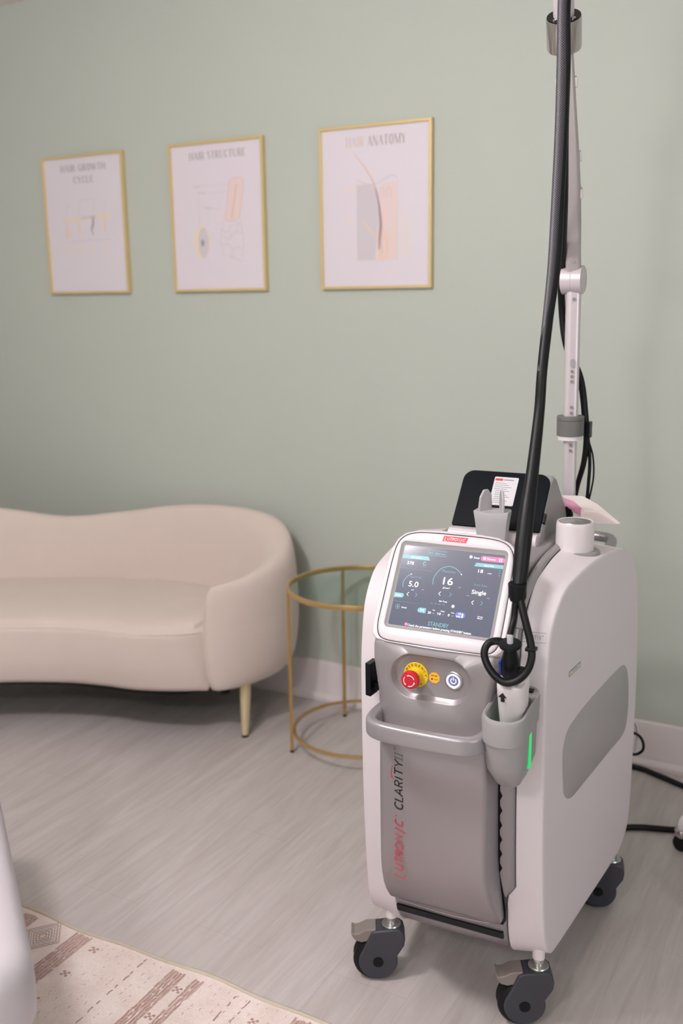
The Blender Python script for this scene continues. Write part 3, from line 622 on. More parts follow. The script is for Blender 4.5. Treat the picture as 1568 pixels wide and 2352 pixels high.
# handpiece cradle in front of the rear console
CX = .002
bm = BM(); rings = []
for z, hw, dy in ((1.02, .029, .018), (1.06, .032, .020), (1.10, .036, .023), (1.121, .0395, .025), (1.1225, .039, .0245)):
    rings.append([(CX+a*hw, .170+b_*dy - .006*(1-a*a)*(1 if b_ < 0 else 0), z + (.003*a*a if z > 1.12 else 0)) for a, b_ in [(-1, -1), (-.6, -1), (0, -1), (.6, -1), (1, -1), (1, .2), (.8, 1), (-.8, 1), (-1, .2)]])
loft(bm, rings); cr = link('handpiece_cradle', bm, CRD, MC, smooth=50)
for s in (-1, 1):
    a = radians(58 if s < 0 else 118); dr = Vector((cos(a), sin(a), 0)); nn = Vector((dr.y, -dr.x, 0)); P0 = Vector((CX+s*.021, .163, 1.115))
    M_ = frame(P0, dr, (0, 0, 1), dr.cross(Vector((0, 0, 1))))
    bm = BM(); prism(bm, [(-.014, 0), (.018, 0), (.022, .020), (.020, .044), (.010, .056), (-.002, .056), (-.012, .040), (-.015, .018)], -.003, .003, M_); link('cradle_prong', bm, CRD, cr, smooth=0, bevel=.002)
# white socket on the right shoulder
SX, SY = .162, .270
bm = BM(); lathe(bm, [(.058, .975), (.058, 1.020), (.055, 1.026), (.049, 1.028), (.042, 1.028)], Matrix.Translation((SX, SY, 0)), 36); link('socket_base', bm, DECK, MC, smooth=40)
bm = BM(); lathe(bm, [(.0430, .985), (.0430, 1.018), (.0425, 1.084), (.0415, 1.090), (.0400, 1.093), (.0375, 1.0925), (.0365, 1.090), (.001, 1.089)], Matrix.Translation((SX, SY, 0)), 40); sk = link('holder_socket', bm, HANDW, MC, smooth=50, label='white round socket with a grey dished top')
bm = BM(); lathe(bm, [(.0362, 1.0895), (.0345, 1.0925), (.022, 1.0905), (.012, 1.0935), (.001, 1.0950)], Matrix.Translation((SX, SY, 0)), 32); link('lens_cap', bm, STEEL, sk, smooth=50)
# support pole
PX, PY = .093, .49
bm = BM(); lathe(bm, [(.030, 1.01), (.030, 1.03), (.012, 1.034), (.0115, 1.075), (.016, 1.078), (.016, 1.085)], Matrix.Translation((PX, PY, 0)), 24)
pole = link('support_pole', bm, BLACK, MC, smooth=40)
def sqtube(name, a, b_, w, m, r=.45, par=pole, rot=.35):
    bm = BM(); A = Vector(a); B = Vector(b_); t = (B-A).normalized(); x = Vector((cos(rot), sin(rot), 0)); x = (x-t*x.dot(t)).normalized(); y = t.cross(x)
    R = rrect(-w/2, w/2, -w/2, w/2, w*r, 4); loft(bm, [[p + x*q[0] + y*q[1] for q in R] for p in (A, B)]); return link(name, bm, m, par, smooth=40)
sqtube('lower_tube', (PX, PY, 1.08), (.0905, PY, 1.262), .031, ALU, .3)
bm = BM(); lathe(bm, [(.030, 1.255), (.0325, 1.256), (.033, 1.291), (.033, 1.2925), (.0318, 1.293), (.033, 1.2945), (.033, 1.302), (.0315, 1.304), (.02, 1.304)], Matrix.Translation((.0902, PY, 0)), 36); link('height_collar', bm, COLLAR, pole, smooth=35, label='dark grey round collar')
sqtube('middle_tube', (.090, PY, 1.29), (.087, PY, 1.61), .0345, ALU, .3)
Mk = frame((.0850, PY, 1.627), (0, 1, 0), (0, 0, 1), (1, 0, 0)) 
bm = BM(); lathe(bm, [(.030, -.0255), (.0335, -.024), (.0335, -.0008), (.0327, 0), (.0335, .0008), (.0335, .024), (.031, .0255)], Mk, 40); link('knuckle_joint', bm, ALU, pole, smooth=35, label='silver round hinge joint')
bm = BM(); lathe(bm, [(.020, 1.243), (.0295, 1.245), (.0300, 1.256)], Matrix.Translation((.0902, PY, 0)), 32); link('collar_ring', bm, HANDW, pole, smooth=35)
# upper arm: tapered moulded beam
KN = Vector((.0865, PY, 1.627)); RG = Vector((.094, .30, 2.130)); tA = (RG-KN).normalized(); LA = (RG-KN).length
xA = Vector((cos(.3), sin(.3), 0)); xA = (xA-tA*xA.dot(tA)).normalized(); yA = tA.cross(xA); FA = frame(KN, xA, yA, tA)
ar = [(.018, .0175, .018), (.07, .0185, .020), (.14, .0215, .026), (.22, .0230, .030), (.32, .0215, .028), (.42, .019, .023), (.505, .0175, .019)]
bm = BM(); loft(bm, [[FA @ Vector((a, b_, z)) for a, b_ in rrect(-w, w, -d, d, min(w, d)*.55, 4)] for z, w, d in ar]); link('upper_arm', bm, ARMM, pole, smooth=50, label='smooth grey moulded arm')
for z in (.205, .285, .44):
    for sx_ in ((1,) if z < .4 else (1, -1)):
        c_ = sx_*(.0225 if z < .4 else .0190); bm = BM(); box(bm, c_-(.009 if z == .205 else .003), c_+.0045, -.024 if z == .205 else -.016, .006, z-.011, z+.011, FA); link('cable_clip', bm, HANDW, pole, smooth=0, bevel=.003)
aR = Vector((.10, -.58, .80)).normalized(); xR = Vector((cos(.3), sin(.3), 0)); xR = (xR-aR*xR.dot(aR)).normalized(); FR = frame(RG, xR, aR.cross(xR), aR)
bm = BM(); lathe(bm, [(.020, -.034), (.0355, -.032), (.0365, -.028), (.0368, .029), (.0360, .033), (.034, .034)], FR, 40); link('swivel_ring', bm, CHROME, pole, smooth=35, label='polished chrome swivel ring')
bm = BM(); lathe(bm, [(.0352, .0335), (.0348, .0360), (.022, .0360)], FR, 36); link('swivel_cap', bm, BLACK, pole, smooth=35)
bm = BM(); T0 = RG + aR*.034; tube(bm, [T0, T0+aR*.05, T0+aR*.10, (.110, .175, 2.285), (.110, .10, 2.345), (.108, .01, 2.385), (.105, -.10, 2.395), (.100, -.20, 2.385)], .0215, 18); link('top_tube', bm, ALU, pole, smooth=60)
for a in (-2.3, -.8, .8, 2.3):
    bm = BM(); lathe(bm, [(.0040, .035), (.0040, .0385), (.002, .0395)], FR @ Matrix.Translation((.0285*cos(a), .0285*sin(a), 0)), 10); link('cap_bolt', bm, CHROME, pole, smooth=35)
for x, z, yy in ((.0905, 1.233, .0160), (.0905, 1.220, .0160), (.0900, 1.312, .0178), (.0898, 1.326, .0178), (.0887, 1.388, .0178), (.0885, 1.400, .0178), (.0883, 1.412, .0178), (.0870, 1.582, .0178), (.0870, 1.668, .034), (.0870, 1.680, .0385)):
    c = Vector((x+.006, PY-yy, z)); bm = BM(); lathe(bm, [(.0040, 0), (.0040, .0006), (.0034, .0009), (.0020, .0004), (.001, .0004)], frame(c, (1, 0, 0), (0, 0, 1), (.34, -.94, 0)), 12); link('pole_screw', bm, PEDAL, pole, smooth=35)
bm = BM(); prism(bm, stadium(0, 0, .010, .0055, 6, vert=True), 0, .002, frame((.0950, PY-.0178, 1.432), (1, 0, 0), (0, 0, 1), (.34, -.94, 0))); link('pole_latch', bm, SILV2, pole, smooth=30)
# cables running down behind the pole
for nm, pts, r in (('pole_cable', [(.130, .168, 2.16), (.134, .170, 2.04), (.130, .185, 1.93), (.105, .30, 1.80), (.070, .44, 1.69), (.048, .53, 1.59), (.061, .54, 1.475), (.099, .54, 1.39), (.116, .535, 1.294), (.121, .535, 1.241), (.115, .54, 1.18), (.100, .545, 1.12), (.09, .545, 1.05)], [.008, .009, .009, .009, .0085, .007, .006]),
                   ('pole_cable', [(.124, .535, 1.25), (.130, .54, 1.187), (.129, .54, 1.13), (.124, .545, 1.06), (.12, .545, 1.02)], .0042), ('pole_cable', [(.126, .535, 1.24), (.137, .54, 1.20), (.141, .54, 1.154), (.135, .545, 1.11), (.125, .545, 1.06), (.12, .545, 1.02)], .0022)):
    bm = BM(); tube(bm, pts, r, 10); link(nm, bm, RUBBER, MC, smooth=60)
bm = BM(); box(bm, .117, .131, .52, .55, 1.245, 1.285); link('cable_tie', bm, BLACK, MC, smooth=0, bevel=.002)
# cord loop hanging at the rear
bm = BM(); tube(bm, [(.20, .60, .45), (.225, .66, .43), (.250, .72, .40), (.262, .745, .372), (.264, .75, .345), (.250, .75, .328), (.235, .73, .335), (.225, .70, .37), (.20, .60, .40)], .004, 8); link('rear_cord', bm, RUBBER, MC, smooth=60)
bm = BM(); tube(bm, [(.20, .60, .47), (.24, .70, .445), (.247, .74, .40), (.247, .745, .36), (.246, .745, .34)], .004, 8); link('rear_plug_lead', bm, LABEL, MC, smooth=60)
bm = BM(); box(bm, XC-.17, XC+.17, .06, .52, .156, .168); link('base_blocker', bm, BLACK, MC, smooth=0)  # black plate added under the body to keep the floor beneath dark
# casters
def caster(sx, sy, brake, ang):
    a = Vector((sin(ang), -cos(ang), 0)); t = Vector((-cos(ang), -sin(ang), 0)); o0 = Vector((sx, sy, 0))   # a: axle towards viewer, t: trail direction
    F = frame(o0, t, (0, 0, 1), a)       # local x = trail, y = up, z = axle
    if F.determinant() < 0: F = frame(o0, t, (0, 0, 1), -a)
    bm = BM(); lathe(bm, [(.0125, .150), (.0125, .185), (.013, .2)], Matrix.Translation((sx, sy, 0)), 6); box(bm, sx-.0001, sx+.0001, sy-.0001, sy+.0001, .19, .1901)
    st = link('caster', bm, STEEL, MC, smooth=20)
    bm = BM(); lathe(bm, [(.010, .125), (.0225, .1355), (.0230, .139), (.0215, .1415), (.012, .142), (.0118, .153)], Matrix.Translation((sx, sy, 0)), 30); link('swivel_flange', bm, STEEL, st, smooth=35)
    bm = BM(); lathe(bm, [(.0138, .158), (.0140, .21)], Matrix.Translation((sx, sy, 0)), 18); link('stem_sleeve', bm, HANDW, st, smooth=35)
    out = []
    cx_, cy2, R = .032, .053, .0465
    out = [(cx_+R*cos(radians(d)), cy2+R*sin(radians(d))) for d in range(150, 421, 15)]      # lower disc, from the back round to the front
    out = [(-.032, .112), (-.030, .095), (-.020, .078), (-.0125, .066)] + [(cx_+R*cos(radians(d)), cy2+R*sin(radians(d))) for d in range(175, 391, 12)] + [(.060, .100), (.048, .1285), (.040, .1325), (0, .1365), (-.018, .1365), (-.028, .128)]
    bm = BM(); prism(bm, out, -.027, .027, F); link('caster_housing', bm, CAST, st, smooth=30, bevel=.004)
    for s in (-1, 1):
        bm = BM(); Mh = frame(F @ Vector((cx_, cy2, s*.0268)), t, (0, 0, 1), a*s)
        lathe(bm, [(.0125, -.002), (.0125, .0006), (.011, .0012), (.001, .0012)], Mh, 24); link('hub_cap', bm, BLACK, st, smooth=35)
    bm = BM(); Mw_ = frame(F @ Vector((cx_, cy2+.0005, 0)), t, (0, 0, 1), a)
    for z0, z1 in ((-.0225, -.003), (.003, .0225)): lathe(bm, [(.03, z0), (.046, z0), (.0512, z0+.004), (.0530, (z0+z1)/2), (.0512, z1-.004), (.046, z1), (.03, z1)], Mw_ @ Matrix.Translation((.0065, 0, 0)), 36)
    link('caster_wheel', bm, RUBBER, st, smooth=40)
    if brake:
        bm = BM(); prism(bm, [(.036, .1365), (.060, .1345), (.078, .1250), (.088, .1235), (.096, .128), (.094, .118), (.086, .1055), (.070, .1005), (.050, .106), (.040, .118)], -.022, .022, F); link('brake_pedal', bm, PEDAL, st, smooth=0, bevel=.003)
        bm = BM(); prism(bm, [(.052, .108), (.070, .108), (.072, .090), (.062, .080), (.054, .090)], -.010, .010, F); link('brake_shoe', bm, STEEL, st, smooth=0, bevel=.002)
AN = radians(25)
caster(-.178, 0, True, AN); caster(.178, 0.0, True, AN); caster(.238, .50, False, radians(12)); caster(-.262, .50, False, radians(20))

# handpiece holder on the right
bm = BM(); HX = .1465; rings = []
def hsec(z, hw, y0, y1, sl, fr, br, n=6):
    R = rrect(-hw, hw, y0, y1, (fr, br, br, fr), n); return [(HX+a, b_, z + sl*(b_+.16)) for a, b_ in R]
rings = [hsec(.640, .014, -.165, -.12, 0, .012, .008), hsec(.650, .024, -.18, -.105, 0, .020, .010), hsec(.688, .0370, -.207, -.085, .05, .030, .018), hsec(.70, .0382, -.212, -.084, .06, .033, .02), hsec(.752, .0395, -.226, -.080, .06, .0345, .028), hsec(.758, .0398, -.2265, -.080, .08, .0345, .028),
         hsec(.761, .0425, -.232, -.074, .10, .038, .032), hsec(.806, .0435, -.235, -.068, .12, .0385, .036), hsec(.8125, .0420, -.232, -.070, .12, .037, .035), hsec(.8140, .0385, -.2275, -.074, .12, .034, .03), hsec(.811, .0355, -.2235, -.108, .12, .031, .028), hsec(.755, .0335, -.218, -.11, .1, .029, .026), hsec(.70, .028, -.20, -.12, .1, .022, .02)]
loft(bm, rings); hh = link('handpiece_holder', bm, GREY, MC, smooth=35, label='grey cup holder hung beside the front handle')
bm = BM(); M_ = frame((HX+.0390, -.150, .728), (0, 1, 0), (0, 0, 1), (1, 0, 0)); prism(bm, stadium(0, 0, .046, .0075, 8, vert=True), -.006, .0012, M_); link('green_status_light', bm, GREEN, hh, smooth=0, label='glowing green slot on the side of the cup')
bm = BM(); prism(bm, rrect(-.024, .024, -.035, .030, .010, 4), 0, .002, frame((HX, -.170, .752), (1, 0, 0), (0, 1, 0), (0, 0, 1))); link('inner_glow', bm, GREEN, hh, smooth=0)
bm = BM(); box(bm, HX+.012, HX+.028, -.100, -.084, .8195, .8228); link('holder_slot', bm, BLACK, hh, smooth=0)
bm = BM(); box(bm, HX-.022, HX+.026, -.09, -.060, .70, .80); link('holder_mount', bm, GREY, hh, smooth=0, bevel=.004)

# ------------------------------------------------------------------ handpiece with its hoses (held by the holder)
OFF = Vector((.160, -.165, .775)); HP = thing('laser_handpiece', mw(OFF), 'white laser handpiece standing in the grey cup with black hose', 'handpiece', MR)
ax = Vector((.03, -.22, 1)).normalized(); base = Vector((.153, -.170, .787)); xh = Vector((1, .0, .1)); xh = (xh-ax*xh.dot(ax)).normalized(); yh = ax.cross(xh)
Hm = frame(base, xh, yh, ax)
bm = BM(); loft(bm, [[Hm @ Vector((a*k, b_*k+.006, z)) for a, b_ in rrect(-.028, .028, -.029, .034, (.0275, .010, .010, .0275), 8)] for z, k in ((-.03, .78), (0, .86), (.03, .93), (.058, .97), (.060, .99), (.078, 1.0), (.0825, .985), (.0845, .94), (.0845, .52), (.078, .50))])
hb = link('handpiece_body', bm, HANDW, HP, smooth=35)
bm = BM(); Ma = frame(Hm @ Vector((-.010, -.0218, .066)), xh, ax, -yh); prism(bm, [(-.0035, -.010), (.0035, -.010), (.0035, 0), (.008, 0), (0, .009), (-.008, 0), (-.0035, 0)], -.002, .0022, Ma); link('arrow_mark', bm, INK, hb, smooth=0)
bm = BM(); lathe(bm, [(.0150, .074), (.0150, .090), (.0135, .092), (.0135, .104), (.0125, .106), (.012, .112)], Hm, 28); link('metal_connector', bm, STEEL, HP, smooth=35)
bm = BM(); lathe(bm, [(.0165, .104), (.0180, .108), (.0175, .128), (.0170, .140), (.0125, .158), (.0115, .166), (.0115, .168), (.0210, .1690), (.0218, .172), (.0210, .175), (.0080, .176)], Hm, 30); gp = link('connector_grip', bm, BLACK, HP, smooth=35)
bm = BM(); M_ = Hm @ Matrix.Rotation(0, 4, 'Z'); prism(bm, stadium(0, 0, .018, .004, 6, vert=True), 0, .004, frame(Hm @ Vector((-.0165, -.004, .120)), (0, 1, 0), ax, (-1, -.3, 0))); link('blue_mark', bm, BLUE, gp, smooth=0)
bm = BM(); box(bm, .014, .026, -.006, .010, .108, .122, Hm); link('grip_lug', bm, BLACK, gp, smooth=0, bevel=.002)
top = Hm @ Vector((0, 0, .174)); nk = Vector((.1585, -.178, 1.040))
bm = BM(); tube(bm, [top, top+ax*.020], .0058, 14, raw=True); link('fibre_label', bm, LABEL, HP, smooth=50)
bm = BM(); tube(bm, [top+ax*.019, (top+nk)/2+Vector((0, .004, 0)), nk], .0062, 12); link('fibre_tube', bm, RUBBER, HP, smooth=60)
lp = [(.163, -.172, 1.058), (.166, -.176, 1.040), (.176, -.188, 1.015), (.188, -.198, .985), (.197, -.205, .960), (.201, -.212, .938), (.196, -.22, .914), (.180, -.228, .895), (.158, -.232, .888), (.136, -.230, .898), (.118, -.222, .916), (.110, -.214, .935), (.115, -.205, .950), (.129, -.196, .954), (.143, -.188, .949), (.150, -.178, .940)]
bm = BM(); tube(bm, lp, .0073, 14); link('looped_hose', bm, RUBBER, HP, smooth=60)
for c in ((.1985, -.207, .952), (.127, -.198, .953)):
    bm = BM(); box(bm, c[0]-.010, c[0]+.010, c[1]-.009, c[1]+.009, c[2]-.0035, c[2]+.0035); link('hose_tie', bm, BLACK, HP, smooth=0, bevel=.0015)
bm = BM(); Mn = frame((.160, -.172, 1.036), (1, 0, 0), (0, 1, .1), (0, -.1, 1)); lathe(bm, [(.0145, -.004), (.0170, .004), (.0175, .026), (.0178, .0285), (.0172, .030), (.0160, .0295)], Mn, 24); link('hose_collar', bm, BLACK, HP, smooth=35)
hs = [(.160, -.168, 1.052), (.158, -.150, 1.085), (.156, -.130, 1.130), (.154, -.098, 1.195), (.151, -.060, 1.258), (.148, -.012, 1.368), (.147, .005, 1.448), (.145, .045, 1.55), (.144, .08, 1.658), (.138, .12, 1.79), (.133, .15, 1.915), (.129, .165, 2.04), (.127, .165, 2.16), (.134, .15, 2.27), (.142, .10, 2.38), (.138, .02, 2.445), (.118, -.06, 2.45), (.100, -.13, 2.41)]
bm = BM(); tube(bm, hs[:8], [.0125, .0150, .0160, .0150, .0125, .0105, .0102, .0108], 18); link('hose', bm, RUBBER, HP, smooth=60, label='thick black hose rising from the handpiece')
bm = BM(); tube(bm, [(p[0]+(.004 if k_ > 0 else 0), p[1]+(.004 if k_ > 0 else 0), p[2]) for k_, p in enumerate(hs[7:])], [.0108, .0088, .0080, .0080, .0080, .0080], 18); link('hose', bm, RUBBER, HP, smooth=60)
bm = BM(); tube(bm, [(p[0]-.0025, p[1]-.004, p[2]) for p in hs[6:]], [.0060, .0080, .0095, .0100, .0090, .0075, .007, .007], 20, uv=True, k=12); link('braided_sleeve', bm, BRAID, HP, smooth=60, label='braided dark grey sleeve around the hose')
OFF = Vector((0, 0, 0))

# ------------------------------------------------------------------ leaflet on the machine top
def rect_sheet(name, pts, m, th, parent=None):
    bm = BM(); A = [Vector(p) for p in pts]; n = (A[1]-A[0]).cross(A[2]-A[0]).normalized()
    a = [bm.verts.new(p) for p in A]; b_ = [bm.verts.new(p+n*th) for p in A]; k = len(A); bm.faces.new(a[::-1]); bm.faces.new(b_)
    for i in range(k): bm.faces.new((a[i], a[(i+1) % k], b_[(i+1) % k], b_[i]))
    return link(name, bm, m, parent, smooth=0)
PINKP = mat('pink_leaflet_paper', (178, 110, 142), 0.35, var=0.15, vscale=30); PALEP = mat('pale_leaflet_paper', (196, 188, 184), 0.3, var=0.05, vscale=20)
OFF = Vector((.14, .44, 1.043)); LF = thing('leaflet', mw(OFF), 'glossy folded leaflet with pink side leaning behind the white socket', 'leaflet', MR)
def lf(P, dy): return [(x+.026, .435+dy+(z-1.03)*.5, z+.013) for x, z in P]
rect_sheet('back_leaf', lf([(.055, 1.096), (.105, 1.098), (.144, 1.082), (.205, 1.043), (.160, 1.038), (.107, 1.036), (.085, 1.062)], 0), PALEP, .0006, LF)
rect_sheet('pink_leaf', lf([(.058, 1.092), (.085, 1.086), (.116, 1.066), (.110, 1.054), (.092, 1.062), (.074, 1.070)], -.004), PINKP, .0006, LF)
rect_sheet('clear_sleeve', lf([(.108, 1.070), (.150, 1.066), (.200, 1.042), (.108, 1.037)], -.006), CLEAR, .0006, LF)
bm = BM(); box(bm, .135, .150, .432, .446, 1.02, 1.052); link('clip', bm, BLACK, LF, smooth=0, bevel=.002)
OFF = Vector((0, 0, 0))

# ------------------------------------------------------------------ posters
def poster(name, x0, x1, label, build, title):
    P = thing('framed_poster', ((x0+x1)/2, YF, 1.62), label, 'poster', 0, None)
    w = (x1-x0)/2; h = .56; fw = .0105; d = .022
    bm = BM(); M_ = frame((0, 0, 0), (1, 0, 0), (0, 0, 1), (0, -1, 0))
    o_ = [(-w, 0), (w, 0), (w, h), (-w, h)]; i_ = [(-w+fw, fw), (w-fw, fw), (w-fw, h-fw), (-w+fw, h-fw)]
    def rg(P_, z): return [M_ @ Vector((a, b_, z)) for a, b_ in P_]
    loft(bm, [rg(i_, .012), rg(i_, d), rg(o_, d), rg(o_, .001)], c0=False, c1=True); link('frame', bm, GOLD, P, smooth=0, bevel=.0012)
    bm = BM(); prism(bm, i_, .011, .0135, M_); sh = [(bm, PAPER)]
    build(sh, M_ @ Matrix.Translation((0, 0, .0135)), w, h); multi('print', sh, P); return P
FOIL = mat('title_foil', (168, 152, 152), 0.5); FOIL_REFL = mat('foil_reflection', (214, 188, 178), 0.5)  # pinker tone paints the foil's reflection into the letters of HAIR
SK = mat('skin_print', (226, 206, 204), 0.6); OR = mat('orange_print', (232, 200, 174), 0.6); GR = mat('grey_print', (206, 199, 205), 0.6); DK = mat('dark_print', (158, 146, 151), 0.6); LN = mat('line_print', (204, 190, 194), 0.6); TAN = mat('coral_print', (220, 184, 174), 0.6); YL = mat('cream_print', (228, 212, 194), 0.6)
# condensed display lettering: thick stems, hairline joins, small serifs
GL = {'H': ([(.14, 0, .14, 1, 1), (.86, 0, .86, 1, 1), (.14, .5, .86, .5, 0)], 1), 'A': ([(.08, 0, .5, 1, 0), (.5, 1, .88, 0, 1), (.24, .36, .74, .36, 0)], 1), 'I': ([(.5, 0, .5, 1, 1)], .42),
      'R': ([(.16, 0, .16, 1, 1), (.16, .98, .6, .98, 0), (.6, .98, .78, .76, .8), (.78, .76, .6, .5, .8), (.6, .5, .16, .5, 0), (.52, .5, .88, 0, 1)], .95),
      'S': ([(.84, .8, .6, .99, 0), (.6, .99, .3, .96, .3), (.3, .96, .18, .76, 1), (.18, .76, .8, .3, 1), (.8, .3, .7, .04, 1), (.7, .04, .4, .0, .3), (.4, 0, .14, .2, 0)], .8),
      'T': ([(.5, 0, .5, 1, 1), (.06, .98, .94, .98, 0), (.06, .98, .06, .82, 0), (.94, .98, .94, .82, 0)], .9), 'U': ([(.16, 1, .16, .2, 1), (.16, .2, .5, .01, .5), (.5, .01, .84, .2, .2), (.84, .2, .84, 1, 0)], 1),
      'C': ([(.88, .78, .6, .99, .1), (.6, .99, .3, .9, .4), (.3, .9, .15, .6, 1), (.15, .6, .15, .4, 1), (.15, .4, .3, .1, 1), (.3, .1, .6, .01, .4), (.6, .01, .88, .22, .1)], .9),
      'E': ([(.16, 0, .16, 1, 1), (.16, .98, .84, .98, 0), (.16, .5, .62, .5, 0), (.16, .02, .84, .02, 0), (.84, .98, .84, .8, 0), (.84, .02, .84, .22, 0)], .85),
      'L': ([(.16, 0, .16, 1, 1), (.16, .02, .84, .02, 0), (.84, .02, .84, .24, 0)], .85), 'N': ([(.12, 0, .12, 1, 0), (.12, 1, .86, 0, 1), (.86, 0, .86, 1, 0)], 1),
      'O': ([(.5, .99, .24, .86, .5), (.24, .86, .15, .5, 1), (.15, .5, .24, .14, 1), (.24, .14, .5, .01, .5), (.5, .01, .76, .14, .5), (.76, .14, .85, .5, 1), (.85, .5, .76, .86, 1), (.76, .86, .5, .99, .5)], 1),
      'G': ([(.86, .78, .6, .99, .1), (.6, .99, .3, .9, .4), (.3, .9, .15, .5, 1), (.15, .5, .3, .1, 1), (.3, .1, .6, .01, .4), (.6, .01, .84, .14, .2), (.84, .14, .84, .44, 1), (.64, .44, 1, .44, 0)], 1),
      'M': ([(.1, 0, .1, 1, 0), (.1, 1, .5, .05, 1), (.5, .05, .88, 1, 0), (.88, 1, .88, 0, 1)], 1.25), 'Y': ([(.08, 1, .5, .46, 1), (.92, 1, .5, .46, 0), (.5, .46, .5, 0, 1)], .95), 'W': ([(.04, 1, .28, 0, 1), (.28, 0, .5, 1, 0), (.5, 1, .74, 0, 1), (.74, 0, .96, 1, 0)], 1.35), ' ': ([], .45)}
def serif(bmA, s, M_, x0, x1, y, h, sel=None):
    tot = sum(GL[c][1] for c in s) + .14*(len(s)-1); k = (x1-x0)/tot; x = x0
    for i, c in enumerate(s):
        st, w = GL[c]; bm = bmA[0] if sel is None else bmA[sel(i)]
        for a, b_, c2, d, wt in st:
            ww = (.08 + .14*min(wt, 1)) * k*.9 if wt > 0 else .06*k
            p = (x+a*w*k, y+b_*h); q = (x+c2*w*k, y+d*h)
            if (p[0]-q[0])**2 + (p[1]-q[1])**2 > 1e-12: rib(bm, [p, q], ww, M_, .0004)
            if abs(a-c2) < .01 and c not in 'CGOSE':
                for yy in (b_, d):
                    if yy in (0, 1): rib(bm, [(p[0]-.15*k, y+yy*(h-.001)+.0005), (p[0]+.15*k, y+yy*(h-.001)+.0005)], .06*k, M_, .0004)
        x += (w+.14)*k
def anat(sh, M_, w, h):
    A, B = BM(), BM(); serif([A, B], 'HAIR ANATOMY', M_, -.112, .122, .487, .033, lambda i: 1 if i < 5 else 0)
    sh.append((A, FOIL)); sh.append((B, FOIL_REFL))
    bm = BM(); prism(bm, [(-.070, .10), (.0, .10), (.015, .25), (.0, .36), (-.070, .36)], 0, .0003, M_); sh.append((bm, GR))
    bm = BM(); prism(bm, [(.0, .10), (.088, .10), (.088, .36), (.03, .36), (.005, .25)], 0, .00012, M_); sh.append((bm, SK))
    bm = BM(); rib(bm, [(-.073, .378), (-.03, .360), (0, .357), (.04, .374), (.07, .384), (.09, .375)], .0022, M_, .0005, smooth=5)
    for x in (-.055, -.028, -.004, .028, .055): rib(bm, [(x-.007, .31), (x-.008, .335), (x, .345), (x+.008, .335), (x+.007, .31)], .002, M_, .0005, smooth=4)
    rib(bm, [(-.071, .365), (-.071, .097), (.089, .097), (.089, .37)], .001, M_, .0005); sh.append((bm, LN))
    bm = BM(); rib(bm, [(-.083, .468), (-.045, .425), (-.01, .375), (.008, .33), (.020, .27), (.027, .21), (.024, .15), (.030, .12)], [.001, .004, .006, .008, .009, .008, .006, .003], M_, .0009, smooth=6); sh.append((bm, TAN))
    bm = BM(); rib(bm, [(.004, .345), (.018, .28), (.023, .22), (.018, .17), (.016, .135)], [.003, .008, .010, .008, .003], M_, .0012, smooth=6); sh.append((bm, DK))
    bm = BM(); rib(bm, [(.035, .205), (.047, .16), (.045, .125), (.034, .105), (.02, .112), (.017, .14)], [.003, .007, .007, .009, .007, .003], M_, .0011, smooth=6); rib(bm, [(-.045, .235), (-.02, .205), (.012, .175)], .004, M_, .0008, smooth=4); sh.append((bm, OR))
    bm = BM()
    for y, x0, x1 in ((.352, -.12, -.07), (.342, -.12, -.08), (.248, -.12, -.085), (.238, -.112, -.085), (.152, -.112, -.08)): rib(bm, [(x0, y), (x1, y)], .0035, M_, .0004)
    for i in range(12): rib(bm, [(.102, .262-.0125*i-(.01 if i > 0 else 0)), (.125+.012*((i*5) % 3), .262-.0125*i-(.01 if i > 0 else 0))], .0035, M_, .0004)
    sh.append((bm, YL))
